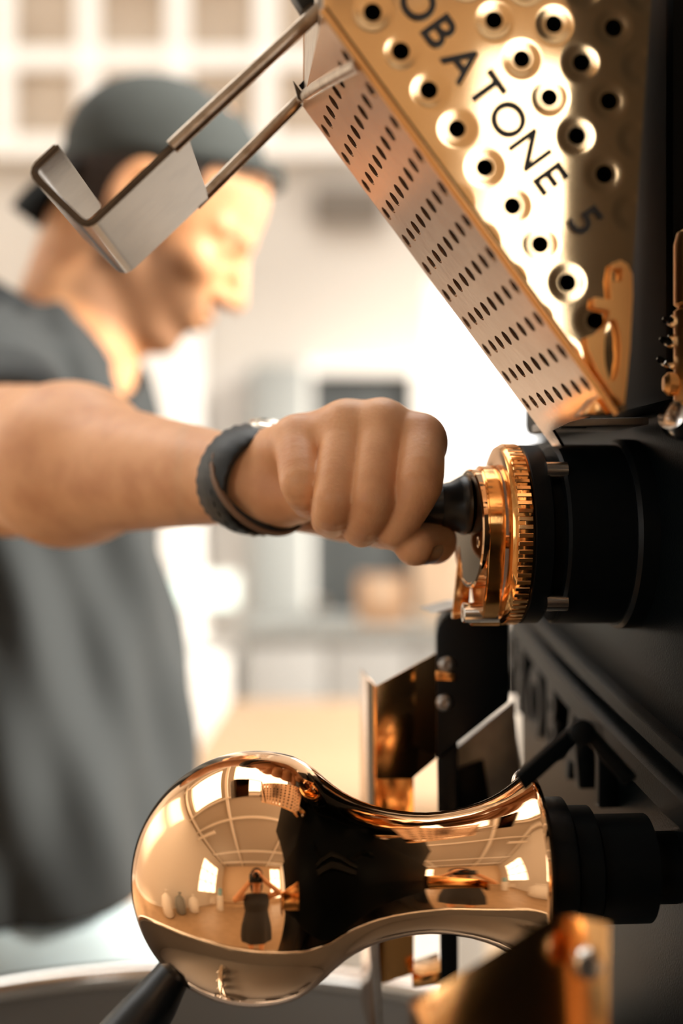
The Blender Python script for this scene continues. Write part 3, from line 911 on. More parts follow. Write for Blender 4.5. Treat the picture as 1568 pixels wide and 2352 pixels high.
# ================================================================== copper ball handle
bc = P(588, 2013, .62)
ks = .62 / F
prof = []
for k in range(0, 41):                         # the ball up to its shoulder
    a = math.pi - (math.pi - math.radians(72)) * k / 40
    prof.append((285 * math.cos(a), 285 * math.sin(a)))
prof[0] = (-285, 0)
prof += [(112, 259), (134, 244), (156, 225), (178, 206), (200, 190), (222, 177), (245, 166), (268, 157.5), (300, 148.5), (335, 142), (365, 138.5), (395, 137), (425, 138.5), (455, 142.5), (490, 149), (522, 158), (548, 168), (572, 180), (592, 192.5), (608, 204), (620, 213), (628, 219)]
prof2 = [(628, 219), (632, 222), (640, 223), (647, 221), (650, 215), (650, 0)]
bh = empty('ball_lever', bc, 'large polished copper ball handle with trumpet neck', 'handle')
axb = (-FR)
prof = [(a * ks, max(r, 0) * ks) for a, r in prof]
bm = lathe(prof, bc, axb, 128, close=False)
o = link('ball_and_neck', bm_mesh(bm), M['copper_mirror'], bh, smooth=3.14)
link('end_rim', bm_mesh(lathe([(a * ks, r * ks) for a, r in prof2], bc, axb, 96)), M['copper_mirror'], bh, smooth=0.8)
link('shaft', bm_mesh(lathe([(.120, .014), (.123, .016), (.20, .016)], bc, axb, 32)), M['black_paint'], bh, smooth=0.6)
# small bright loop behind the rim
bm = bmesh.new(); lp = [P(1196 + 16 * math.cos(t), 1800 + 26 * math.sin(t), .66) for t in [math.radians(a) for a in range(100, 321, 20)]]
tube(bm, lp, .0014, 10, ref=(0, 1, 0)); link('wire_loop', bm_mesh(bm), M['bright_steel'], bh, smooth=0.7)

# black swelling handle, lower left
bl = empty('discharge_lever', P(340, 2290, .70), 'black swelling lever handle below the copper ball', 'lever')
pts = [P(470, 2150, .70), P(432, 2192, .70), P(408, 2222, .695), P(384, 2258, .69), P(356, 2300, .685), P(326, 2340, .68), P(290, 2385, .675), P(230, 2450, .665), P(150, 2530, .65)]
bm = bmesh.new(); tube(bm, pts, [.0078, .0080, .0084, .0098, .0118, .0134, .0142, .0135, .0110], 28)
link('grip', bm_mesh(bm), M['black_plastic'], bl, smooth=3.14)
bm = bmesh.new(); tube(bm, [P(500, 2118, .705), P(440, 2184, .70)], .0040, 16)
link('lever_rod', bm_mesh(bm), M['black_paint'], bl, smooth=0.7)

# ================================================================== discharge chute behind the ball handle
dc = empty('discharge_chute', P(960, 2250, .745), 'copper discharge chute with black screwed bracket under the trier', 'chute')
q = lambda px, py, d=.745: P(px, py, d)
prism_obj('side_sheet', M['copper'], dc, [q(864, 1576, .735), q(1002, 1500, .750), q(1002, 1742, .750), q(945, 1790, .744), q(864, 1790, .735)], (0, .0016, 0), .0003)
prism_obj('lower_sheet', M['gold_copper'], dc, [q(864, 1770, .756), q(950, 1770, .756), q(950, 2236, .756), q(870, 2262, .756)], (0, .0016, 0), .0003)
prism_obj('front_flange', M['gold_copper'], dc, [q(857, 1574), q(864, 1576), q(870, 2420), q(861, 2420)], (-.006, .075, 0), .0003)
prism_obj('hanging_strip', M['grey_metal'], dc, [q(846, 2140, .738), q(868, 2140, .738), q(886, 2430, .738), q(868, 2430, .738)], (0, .002, 0), .0003)
prism_obj('foot_plate', M['gold_copper'], dc, [q(948, 2250), q(1015, 2228), q(1015, 2262), q(948, 2268)], (0, .03, 0), .0003)
bpx = [(1002, 1462), (1006, 1440), (1018, 1422), (1040, 1412), (1168, 1408), (1168, 1612), (1002, 1744)]
prism_obj('bracket', M['black_paint'], dc, [q(*p, .735) for p in bpx], (.004, .07, 0), .0012)
prism_obj('post', M['black_paint'], dc, [q(1003, 1744, .74), q(1050, 1706, .74), q(1052, 2420, .74), q(1014, 2420, .74)], (.004, .05, 0), .001)
prism_obj('top_tab', M['grey_metal'], dc, [q(990, 1408, .735), q(1060, 1390, .735), q(1105, 1392, .735), q(1105, 1400, .735), q(1062, 1402, .735)], (-.004, .045, 0), .0003)
for px, py in ((1026, 1526), (1020, 1614)):
    s_ = link('screw', bm_mesh(lathe([(0, 0), (0, .0046), (.0010, .0044), (.0022, .0034), (.0026, .0020), (.0012, .0016), (.0012, 0)], q(px, py, .735), (0, -1, 0), 24)), M['grey_metal'], dc, smooth=0.6)
prism_obj('edge_clip', M['copper'], dc, [q(1000, 1540, .733), q(1046, 1548, .733), q(1046, 1564, .733), q(1000, 1562, .733)], (0, .0016, 0), .0002)
prism_obj('slide_panel', M['grey_metal'], dc, [q(1006, 1752, .80), q(1180, 1608, .80), q(1206, 1880, .80), q(1060, 1910, .80)], (0, .003, 0), .0005)
prism_obj('slide_gate', M['black_paint'], dc, [q(1030, 1775, .795), q(1110, 1745, .795), q(1135, 1900, .795), q(1060, 1905, .795)], (0, .003, 0), .0005)

# bent arm in front of the plate, right of the ball handle
ba = empty('linkage_arm', P(1330, 1690, .565), 'dark bent linkage arm above the trumpet rim', 'linkage')
a_ = lambda px, py: P(px, py, .565)
prism_obj('arm_link', M['cast_iron'], ba, [a_(1186, 1785), a_(1325, 1662), a_(1340, 1696), a_(1206, 1818)], (0, .008, 0), .0008)
prism_obj('arm_link', M['black_paint'], ba, [a_(1325, 1662), a_(1352, 1668), a_(1462, 1790), a_(1432, 1806), a_(1340, 1696)], (.002, .008, 0), .0008)
link('pivot_pin', bm_mesh(lathe([(0, 0), (0, .005), (.003, .005), (.004, .0035), (.004, 0)], a_(1335, 1680), (0, -1, 0), 24)), M['black_satin'], ba, smooth=0.6)
# copper fitting on the rib side of the horn and a dim steel clamp
kf = empty('horn_socket', P(1290, 1960, .64), 'dark copper socket holding the trumpet end of the ball handle', 'socket')
sc0 = bc + axb * .1235
link('socket_ring', bm_mesh(lathe([(0, 0), (0, .030), (.004, .032), (.012, .032), (.014, .028), (.024, .028), (.026, .024), (.05, .024), (.05, 0)], sc0, axb, 48)), M['black_paint'], kf, smooth=0.6)
for k in range(6):
    a = math.radians(60 * k + 15)
    link('socket_bolt', bm_mesh(lathe([(-.002, 0), (-.002, .0034), (.004, .0034), (.004, 0)], sc0 + (LT * math.cos(a) + UP * math.sin(a)) * .0265, axb, 6)), M['grey_metal'], kf)

# ================================================================== blurred copper box in the foreground
fb = empty('bean_box', P(1180, 2500, .46), 'blurred copper sheet box in the near foreground at bottom right', 'box')
w_ = lambda px, py, d: P(px, py, d)
prism_obj('front_sheet', M['copper'], fb, [w_(985, 2282, .455), w_(1262, 2106, .470), w_(1310, 2104, .474), w_(1310, 2560, .474), w_(985, 2560, .455)], (.002, .0014, 0), .0003)
prism_obj('left_flange', M['gold_copper'], fb, [w_(940, 2300, .475), w_(985, 2282, .455), w_(985, 2560, .455), w_(940, 2560, .475)], (.0012, .001, 0), .0003)
prism_obj('right_flange', M['copper'], fb, [w_(1310, 2104, .474), w_(1398, 2122, .462), w_(1398, 2560, .462), w_(1310, 2560, .474)], (.0004, .0014, 0), .0003)
link('round_bolt', bm_mesh(lathe([(0, 0), (0, .0060), (.0012, .0058), (.0032, .0040), (.0038, 0)], w_(1352, 2214, .4665), (-.1, -1, 0), 28)), M['bright_steel'], fb, smooth=0.6)

# ================================================================== cooling tray
TC = Vector((-.095, .725, H - .318)); TR = .275
ct = empty('cooling_tray', (TC.x, TC.y, TC.z - .16), 'round brushed steel cooling tray with rolled rim under the ball handle', 'cooling tray')
link('tray_wall', bm_mesh(lathe([(-.15, TR - .003), (-.004, TR - .003), (-.004, TR), (-.16, TR), (-.16, 0), (-.15, 0)], TC, UP, 128, close=False)), M['pan_dark'], ct, smooth=0.6)
bm = bmesh.new(); n_ = 128; rings = []
for k in range(n_):
    a = 2 * math.pi * k / n_; d = Vector((math.cos(a), math.sin(a), 0))
    rings.append([bm.verts.new(TC + d * (TR - .004 + .0085 * math.cos(b)) + UP * (-.004 + .0085 * math.sin(b))) for b in [2 * math.pi * i / 10 for i in range(10)]])
for k in range(n_):
    A, B = rings[k], rings[(k + 1) % n_]
    for i in range(10): bm.faces.new((A[i], A[(i + 1) % 10], B[(i + 1) % 10], B[i]))
link('rim', bm_mesh(bm), M['bright_steel'], ct, smooth=3.14)
link('sieve_floor', bm_mesh(lathe([(-.125, 0), (-.125, TR - .004), (-.128, TR - .004), (-.128, 0)], TC, UP, 96)), M['pan_dark'], ct, smooth=0.6)
link('hub', bm_mesh(lathe([(-.125, 0), (-.125, .035), (-.09, .032), (-.06, .018), (-.05, 0)], TC, UP, 40)), M['bright_steel'], ct, smooth=0.7)
for k in range(3):
    a = math.radians(20 + 120 * k); d = Vector((math.cos(a), math.sin(a), 0)); e = Vector((-d.y, d.x, 0))
    ar = box_obj("stirrer_arm", M["bright_steel"], ct, TC + d * .12 - UP * .075, (.19, .012, .010), (d, e, UP), .002)
    for r_ in (.09, .14, .19):
        box_obj('paddle', M['bright_steel'], ar, TC + d * r_ - UP * .098, (.05, .003, .045), ((d + e * .6).normalized(), (e - d * .6).normalized(), UP), .001)
link('pedestal', bm_mesh(lathe([(-.16, 0), (-.16, .12), (-.30, .09), (-.95, .09), (-.985, .20), (-TC.z, .22), (-TC.z, 0)], TC, UP, 48)), M['black_paint'], ct, smooth=0.6)
# ================================================================== the roaster's operator
def p3(px, py, d):
    v = P(px, py, d); return np.array([v.x, v.y, v.z], np.float32)


def c(Pt, a, b, r1, r2): return cap_sdf(Pt, a, b, r1, r2)


# ---- hand joints (pixel, pixel, depth) from knuckle to tip
FING = [
    ([(966, 1006, .686), (962, 1112, .6650), (906, 1214, .676), (880, 1222, .694)], [.0122, .0114, .0096, .0084]),
    ([(877, 974, .688), (856, 1146, .6650), (830, 1212, .681), (828, 1196, .702)], [.0124, .0115, .0099, .0086]),
    ([(796, 976, .692), (770, 1146, .6675), (758, 1192, .684), (765, 1178, .702)], [.0120, .0110, .0096, .0084]),
    ([(684, 1010, .700), (692, 1108, .6780), (706, 1150, .690), (722, 1150, .703)], [.0122, .0108, .0088, .0076]),
]
WRI = p3(566, 1104, .742)
ELB = p3(16, 1062, .935)
SHO = p3(-70, 880, 1.16)


def hand_sdf(Pt):
    fs = []
    for js, rs in FING:
        J = [p3(*j) for j in js]
        K_ = [2 * J[0] - J[1]] + J + [2 * J[3] - J[2]]
        pts = []; rad = []
        for i in range(3):
            a0, a1, a2, a3 = K_[i:i + 4]
            for k in range(4):
                t = k / 4
                cr = .5 * ((2 * a1) + (a2 - a0) * t + (2 * a0 - 5 * a1 + 4 * a2 - a3) * t * t + (3 * a1 - a0 - 3 * a2 + a3) * t ** 3)
                lin = a1 + (a2 - a1) * t
                pts.append((.55 * cr + .45 * lin).astype(np.float32)); rad.append(rs[i] + (rs[i + 1] - rs[i]) * t - .0003)
        pts.append(J[3]); rad.append(rs[3])
        seg = [c(Pt, pts[i], pts[i + 1], rad[i], rad[i + 1]) for i in range(12)]
        f = seg[0]
        for s_ in seg[1:]: f = np.minimum(f, s_)
        fs.append(f)
    fing = smin_all(fs, .0005)
    pal = []
    for (js, rs), w in zip(FING, (.017, .017, .016, .0155)):
        m = p3(*js[0])
        pal.append(c(Pt, WRI + (m - WRI) * .22 + np.array([0, 0.004, 0]), m + np.array([-.002, .006, -.0015]), w, rs[0] * .98))
    # web between neighbouring knuckles (sits a little lower than the knuckles)
    for a, b in zip(FING, FING[1:]):
        A, B = p3(*a[0][0]), p3(*b[0][0])
        pal.append(c(Pt, A + np.array([0, .002, -.003]), B + np.array([0, .002, -.003]), .0106, .0106))
        A2, B2 = A + (p3(*a[0][1]) - A) * .20, B + (p3(*b[0][1]) - B) * .20
        pal.append(c(Pt, A2 + np.array([0, .006, 0]), B2 + np.array([0, .006, 0]), .0082, .0082))
    palm = smin_all(pal, .010)
    hyp = smin(c(Pt, p3(640, 1128, .724), p3(700, 1140, .712), .0165, .0125), c(Pt, WRI, p3(640, 1128, .726), .0205, .0165), .012)
    palm = smin(palm, hyp, .008)
    th = smin_all([c(Pt, p3(640, 1140, .748), p3(790, 1172, .738), .017, .0150), c(Pt, p3(790, 1172, .738), p3(868, 1196, .728), .0150, .0125),
                   c(Pt, p3(868, 1196, .728), p3(994, 1243, .700), .0120, .0106)], .006)
    td = c(Pt, p3(996, 1243, .697), p3(953, 1252, .681), .0106, .0101)
    th = smin(th, td, .004)
    palm = smin(palm, th, .006)
    return smin(palm, fing, .0035)


def arm_sdf(Pt):
    mid = ELB + (WRI - ELB) * .30 + np.array([0, 0, .001])
    a = smin(c(Pt, ELB, mid, .0425, .0440), c(Pt, mid, WRI, .0440, .0218), .03)
    a = smin(a, c(Pt, ELB + (WRI - ELB) * .05 + np.array([.02, 0, .010], np.float32), mid + np.array([.010, 0, .010], np.float32), .036, .030), .02)
    a = smin(a, c(Pt, SHO, ELB, .050, .043), .025)
    return a


# ---- head frame
HT = math.radians(34)
ef = np.array([math.cos(HT), 0, -math.sin(HT)], np.float32); eu = np.array([math.sin(HT), 0, math.cos(HT)], np.float32)
HC = p3(350, 482, 1.33)


def hloc(Pt):
    X, Y, Z = Pt
    x, y, z = X - HC[0], Y - HC[1], Z - HC[2]
    return ((x * ef[0] + z * ef[2]) * 1000, y * 1000, (x * eu[0] + z * eu[2]) * 1000)


def hw(f, s, u): return HC + ef * (f / 1000) + eu * (u / 1000) + np.array([0, s / 1000, 0], np.float32)


def head_sdf(Pt):
    Q = hloc(Pt); A = (Q[0], np.abs(Q[1]), Q[2])
    d = ell_sdf(Q, (-4, 0, 34), (97, 76, 86))
    d = smin(d, ell_sdf(Q, (46, 0, -22), (50, 58, 78)), 22)
    d = smin(d, c(A, (8, 52, -48), (62, 16, -92), 15, 17), 16)
    d = smin(d, ell_sdf(Q, (72, 0, -94), (19, 22, 17)), 12)
    d = smin(d, ell_sdf(Q, (74, 0, -56), (26, 30, 28)), 12)
    d = smin(d, c(A, (86, 8, 20), (70, 46, 17), 10, 9), 9)
    d = smin(d, ell_sdf(A, (66, 40, -20), (20, 20, 18)), 12)
    d = smax(d, -ell_sdf(A, (98, 31, 2), (16, 15, 11)), 8)
    d = smin(d, ell_sdf(A, (76, 32, 2), (13, 14, 13)), 4)
    nose = smin(c(Q, (90, 0, 12), (112, 0, -28), 8, 10.5), ell_sdf(A, (100, 11, -32), (11, 8.5, 8)), 5)
    d = smin(d, nose, 6)
    d = smin(d, ell_sdf(Q, (98, 0, -54), (8, 20, 5.5)), 4)
    d = smin(d, ell_sdf(Q, (95, 0, -66), (8, 18, 6)), 4)
    d = smax(d, -ell_sdf(Q, (106, 0, -60), (12, 22, 1.6)), 2)
    ear = smax(ell_sdf(A, (-6, 78, -4), (20, 9, 33)), -ell_sdf(A, (-3, 88, -2), (11, 7, 20)), 4)
    d = smin(d, ear, 4)
    return d / 1000


NB = p3(128, 850, 1.33)                          # root of the neck


def neck_sdf(Pt):
    d = c(Pt, hw(-22, 0, -45), NB + np.array([0, 0, -.02], np.float32), .057, .064)
    return smin(d, c(Pt, hw(-10, 0, -60), NB + np.array([.018, 0, -.01], np.float32), .040, .042), .03)


TZ = np.array([-.42, -.36, -.23, -.16, -.086, -.02, .05, .10, .135, .165, .19]) + H
TX = np.array([-.288, -.287, -.286, -.287, -.288, -.290, -.290, -.288, -.286, -.283, -.280])
TA = np.array([.150, .148, .143, .137, .128, .119, .117, .113, .098, .072, .045])
TB = np.array([.195, .195, .190, .185, .185, .190, .198, .198, .180, .125, .07])


def torso(Pt, grow=0.0):
    X, Y, Z = Pt
    cx = np.interp(Z, TZ, TX); a = np.interp(Z, TZ, TA) + grow; b = np.interp(Z, TZ, TB) + grow
    x = (X - cx) / a; y = (Y - 1.33) / b
    k = np.sqrt(x * x + y * y) + 1e-6
    d = (k - 1) * np.minimum(a, b) * .85
    return np.maximum(d, Z - (H + .19)), np.arctan2(y, x)


def skin_sdf(Pt):
    d = smin(head_sdf(Pt), neck_sdf(Pt), .018)
    return smin(smin(d, arm_sdf(Pt), .01), hand_sdf(Pt), .010)


HB = ((-.088, .640, H - .060), (.070, .812, H + .068))           # fine box round the hand
AB = ((-.345, .70, H - .085), (-.015, 1.13, H + .17))
EB = ((-.36, 1.13, H + .02), (-.04, 1.50, H + .43))


def only_arm(Pt): return smin(arm_sdf(Pt), hand_sdf(Pt), .010)


hand_q = nets(only_arm, *HB, .00105)
inb = (np.array(HB[0]) + .004, np.array(HB[1]) - .004)
arm_q = drop(nets(only_arm, *AB, .004), *inb)
head_q = nets(lambda Q: smin(smin(head_sdf(Q), neck_sdf(Q), .018), arm_sdf(Q), .01), *EB, .0033)


def lower_sdf(Pt):
    d, _ = torso(Pt, -.025)
    for s in (-.10, .10):
        d = smin(d, c(Pt, (-.29, 1.33 + s, H - .42), (-.275, 1.33 + s, H - .86), .070, .050), .03)
        d = smin(d, c(Pt, (-.275, 1.33 + s, H - .86), (-.30, 1.33 + s, .10), .050, .034), .02)
        d = smin(d, c(Pt, (-.31, 1.33 + s, .07), (-.17, 1.33 + s, .045), .034, .028), .02)
    LS, LE, LW = (-.29, 1.33 + .19, H + .11), (-.33, 1.33 + .25, H - .16), (-.22, 1.33 + .24, H - .36)
    d = smin(d, smin(c(Pt, LS, LE, .050, .040), c(Pt, LE, LW, .040, .024), .01), .02)
    d = smin(d, c(Pt, LW, (-.17, 1.33 + .225, H - .43), .024, .020), .01)
    return smin(d, c(Pt, SHO, SHO + (ELB - SHO) * .4, .050, .046), .02)


low_q = nets(lower_sdf, (-.48, 1.02, 0.005), (-.05, 1.68, H + .19), .011)
me = mesh_np('body', [hand_q, arm_q, head_q, low_q])
V = np.empty(len(me.vertices) * 3, np.float32); me.vertices.foreach_get('co', V); V = V.reshape(-1, 3)
Q = hloc((V[:, 0], V[:, 1], V[:, 2])); ay = np.abs(Q[1])
isH = (V[:, 1] > 1.13) & (V[:, 2] > H + .05)
# stubble along jaw, chin and lip; brows and lashes; lips and ears ruddier
beard = np.clip((-32 - Q[2] + np.clip(ay - 25, 0, 60) * .55) / 24, 0, 1) * np.clip((Q[0] + 22) / 20, 0, 1) * np.clip((Q[2] + 118) / 14, 0, 1)
beard *= 1 - .8 * np.clip(1 - ((Q[2] + 60) / 9) ** 2, 0, 1) * (ay < 24) * (Q[0] > 85)
brow = np.clip(1 - ((Q[2] - 19 + ay * .05) / 5) ** 2, 0, 1) * (ay > 8) * (ay < 50) * (Q[0] > 62)
lash = np.clip(1 - ((Q[2] - 1) / 3.5) ** 2, 0, 1) * (ay > 20) * (ay < 44) * (Q[0] > 72)
tone = np.where(isH, np.clip(.78 * beard + .85 * brow + .8 * lash, 0, .9), 0)
at_ = me.attributes.new('tone', 'FLOAT', 'POINT'); at_.data.foreach_set('value', tone.astype(np.float32))
pe = empty('person', (-.28, 1.33, 0), 'man in charcoal polo shirt and backward grey cap reaching for the trier handle', 'person')
link('body', me, M['skin'], pe)

# thumb nail
tq = p3(953, 1252, .681); tI = p3(996, 1243, .697)
tdir = Vector(tq - tI).normalized(); nl = Vector((.35, -.85, -.55)); nl = (nl - tdir * nl.dot(tdir)).normalized(); sd = tdir.cross(nl)
bm = bmesh.new(); rows = []
cen = Vector(tI) + (Vector(tq) - Vector(tI)) * .80
for i in range(7):
    t = -1 + 2 * i / 6; row = []
    for j in range(7):
        s = -1 + 2 * j / 6
        w = .0062 * (1 - .12 * t * t); rad = .0108
        ang = s * w / rad
        o_ = cen + tdir * (t * .0060 * math.sqrt(max(0, 1 - .35 * s * s))); dv = nl * math.cos(ang) + sd * math.sin(ang)
        lo_, hi_ = .002, .02
        for _ in range(18):
            md = (lo_ + hi_) / 2; q_ = o_ + dv * md
            if float(hand_sdf(tuple(np.array([v_], np.float32) for v_ in q_))[0]) < 0: lo_ = md
            else: hi_ = md
        row.append(bm.verts.new(o_ + dv * (lo_ + .0004)))
    rows.append(row)
for A, B in zip(rows, rows[1:]):
    for j in range(6): bm.faces.new((A[j], A[j + 1], B[j + 1], B[j]))
bmesh.ops.solidify(bm, geom=bm.faces[:], thickness=-.0007)
link('thumbnail', bm_mesh(bm), M['nail'], pe, smooth=3.14)

# ---- shirt
CUF = SHO + (ELB - SHO) * .86
cd = (ELB - SHO) / np.linalg.norm(ELB - SHO)
cn = cd + np.array([.55, 0, -.35], np.float32); cn = cn / np.linalg.norm(cn)


def shirt_sdf(Pt):
    X, Y, Z = Pt
    d, th = torso(Pt)
    d = d + .006 * np.sin(5 * th + (Z - H) * 13 + .8) + .0045 * np.sin(9 * th - (Z - H) * 17 + 2.0) * np.clip((H + .1 - Z) / .2, 0, 1) + .003 * np.sin(14 * th + (Z - H) * 30)
    d = np.maximum(d, H - .345 + .13 * (X + .29) - Z)
    s = c(Pt, SHO + np.array([0, .02, .0]), ELB, .066, .054)
    t = (X - SHO[0]) * cd[0] + (Y - SHO[1]) * cd[1] + (Z - SHO[2]) * cd[2]
    s = s + .003 * np.sin(t * 90 + X * 60)
    s = np.maximum(s, (X - CUF[0]) * cn[0] + (Y - CUF[1]) * cn[1] + (Z - CUF[2]) * cn[2])
    d = smin(d, s, .022)
    LSh = c(Pt, (-.29, 1.33 + .17, H + .11), (-.325, 1.33 + .235, H - .08), .070, .062)
    d = smin(d, LSh, .025)
    # neck opening and the open placket
    d = smax(d, -c(Pt, NB + np.array([.014, 0, .02]), NB + np.array([.014, 0, .14]), .066, .085), .006)
    d = smax(d, -c(Pt, NB + np.array([.052, -.02, .02]), p3(268, 895, 1.25), .052, .014), .006)
    return d


me = mesh_np('shirt', [nets(shirt_sdf, (-.50, .86, H - .40), (-.06, 1.68, H + .24), .0062)])
link('polo_shirt', me, M['shirt'], pe)
# inner darkness is the shirt itself; collar band folded over the neck opening
bm = bmesh.new(); rows = []
N = 40
nbv = Vector(NB)
for i in range(N + 1):
    a = math.radians(32 + (360 - 64) * i / N)       # opening faces the front (+x)
    cs, sn = math.cos(a), math.sin(a)
    lift = .030 - .042 * (cs * .5 + .5)            # high at the nape, low at the throat
    up = nbv + Vector((-.018 + .060 * cs, .062 * sn, .046 + lift * 1.7))
    ou = nbv + Vector((-.017 + .067 * cs, .070 * sn, .042 + lift * 1.7))
    lo = nbv + Vector((-.010 + .090 * cs, .098 * sn, -.008 + lift * 1.2))
    lo2 = nbv + Vector((-.010 + .085 * cs, .093 * sn, -.014 + lift * 1.2))
    rows.append([bm.verts.new(q_) for q_ in (lo2 + Vector((-.03 * cs, -.03 * sn, .0)), up, ou, lo, lo2)])
for A, B in zip(rows, rows[1:]):
    for k in range(5): bm.faces.new((A[k], A[(k + 1) % 5], B[(k + 1) % 5], B[k]))
bm.faces.new(rows[0]); bm.faces.new(rows[-1])
link('collar', bm_mesh(bm), M['shirt_collar'], pe, smooth=0.9)
for k, (px, py) in enumerate(((172, 790), (262, 925))):
    link('button', bm_mesh(lathe([(-.002, 0), (-.002, .0055), (.001, .0055), (.002, .004), (.002, 0)], P(px, py, 1.235), (.35, -1, .2), 16)), M['cap_dark'], pe, smooth=0.6)


# ---- cap, hair
def capplane(Q): return Q[2] - (40 + .55 * Q[0])


def cap_sdf2(Pt):
    Q = hloc(Pt)
    d = ell_sdf(Q, (-6, 0, 36), (104, 84, 84)) + 1.1 * np.cos(6 * np.arctan2(Q[1], Q[0])) * np.clip(Q[2] / 80, 0, 1)
    d = smax(d, -capplane(Q), 3)
    # opening of the strap over the forehead
    d = smax(d, -ell_sdf(Q, (88, 0, 96), (30, 27, 13)), 3)
    return d / 1000


me = mesh_np('cap', [nets(cap_sdf2, (HC[0] - .17, HC[1] - .12, HC[2] - .10), (HC[0] + .19, HC[1] + .12, HC[2] + .19), .004)])
cp = link('cap', me, M['cap'], pe)
bm = bmesh.new(); rows = []
for i in range(9):                             # brim drooping at the back of the neck
    t = i / 8; row = []
    for j in range(13):
        s = -1 + 2 * j / 12
        f_ = -90 - 20 * math.sin(t * 1.5) + 30 * s * s; u_ = -8 - 64 * t + 4 * s * s - 4 * t * s * s
        row.append(bm.verts.new(Vector(hw(f_, 66 * s * (1 - .25 * t * t), u_))))
    rows.append(row)
for A, B in zip(rows, rows[1:]):
    for j in range(12): bm.faces.new((A[j], A[j + 1], B[j + 1], B[j]))
bmesh.ops.solidify(bm, geom=bm.faces[:], thickness=.003)
link('brim', bm_mesh(bm), M['cap_dark'], cp, smooth=0.9)
bm = bmesh.new()
tube(bm, [hw(84 - .004 * s * s, s, 90 - .0003 * s * s) for s in range(-30, 31, 6)], .0065, 10, (1, .35), ref=Vector(eu))
link('strap', bm_mesh(bm), M['cap'], cp, smooth=0.8)
bm = bmesh.new()
tube(bm, [hw(-5 + 95 * math.cos(math.radians(a)), 80 * math.sin(math.radians(a)), 43 + .55 * (-5 + 95 * math.cos(math.radians(a)))) for a in range(18, 343, 9)], .0060, 10, (1, .3), ref=Vector(eu))
link('band', bm_mesh(bm), M['cap'], cp, smooth=0.8)
link('top_button', bm_mesh(lathe([(-.004, 0), (-.004, .008), (.002, .007), (.004, 0)], Vector(hw(-6, 0, 121)), Vector(eu), 20)), M['cap'], cp, smooth=0.8)


def hair_sdf(Pt):
    Q = hloc(Pt); ay = np.abs(Q[1])
    d = ell_sdf(Q, (-8, 0, 26), (99, 79.5, 98)) + 1.5 * np.sin(Q[0] * .35) * np.sin(Q[2] * .3 + Q[1] * .2)
    d = smax(d, capplane(Q) - 8, 4)
    d = smax(d, Q[0] - np.clip(22 + (Q[2]) * .6, -24, 42), 6)
    d = smax(d, -58 - Q[2], 6)
    d = smax(d, -ell_sdf((Q[0], ay, Q[2]), (-4, 78, -8), (22, 20, 32)), 4)
    return d / 1000


me = mesh_np('hair', [nets(hair_sdf, (HC[0] - .17, HC[1] - .11, HC[2] - .13), (HC[0] + .12, HC[1] + .11, HC[2] + .16), .004)])
link('hair', me, M['hair'], pe)


# ---- trousers and shoes
def jeans_sdf(Pt):
    X, Y, Z = Pt
    d, th = torso(Pt, -.012)
    d = np.maximum(d, Z - (H - .34))
    for s in (-.10, .10):
        d = smin(d, c(Pt, (-.285, 1.33 + s, H - .44), (-.268, 1.33 + s, H - .86), .098, .074), .03)
        d = smin(d, c(Pt, (-.268, 1.33 + s, H - .86), (-.295, 1.33 + s, .12), .074, .058), .02)
    d = d + .003 * np.sin(Z * 60 + X * 30) * np.sin(Y * 40)
    return np.maximum(d, .07 - Z)


me = mesh_np('jeans', [nets(jeans_sdf, (-.48, 1.08, .05), (-.10, 1.60, H - .32), .009)])
link('jeans', me, M['denim'], pe)
for s in (-.10, .10):
    def shoe(Pt):
        d = smin(c(Pt, (-.33, 1.33 + s, .06), (-.17, 1.33 + s, .045), .050, .042), c(Pt, (-.31, 1.33 + s, .10), (-.31, 1.33 + s, .06), .05, .05), .02)
        return np.maximum(d, .002 - Pt[2])
    me = mesh_np('shoe', [nets(shoe, (-.40, 1.24 + s, -.002), (-.10, 1.42 + s, .16), .006)])
    link('shoe', me, M['shoe'], pe)

# ---- watch and bracelet on the wrist
ad = Vector(WRI - ELB).normalized()
wv = (UP - ad * ad.dot(UP)).normalized(); wu = ad.cross(wv).normalized()


def band(bm, cen, ax, w, ru, rv, th, n=56, bumps=0):
    ax = ax.normalized(); v_ = (UP - ax * ax.dot(UP)).normalized(); u_ = ax.cross(v_)
    rows = []
    for k in range(n):
        a = 2 * math.pi * k / n
        d = u_ * (ru * math.cos(a)) + v_ * (rv * math.sin(a)); nn = (u_ * math.cos(a) / ru + v_ * math.sin(a) / rv).normalized()
        t_ = th * (1 + (.25 if bumps and k % 2 else 0))
        rows.append([bm.verts.new(cen + d + ax * (w / 2 * e) + nn * h) for e, h in ((-1, 0), (-1, t_ * .7), (-.85, t_), (.85, t_), (1, t_ * .7), (1, 0))])
    for k in range(n):
        A, B = rows[k], rows[(k + 1) % n]
        for i in range(6): bm.faces.new((A[i], A[(i + 1) % 6], B[(i + 1) % 6], B[i]))
    return bm


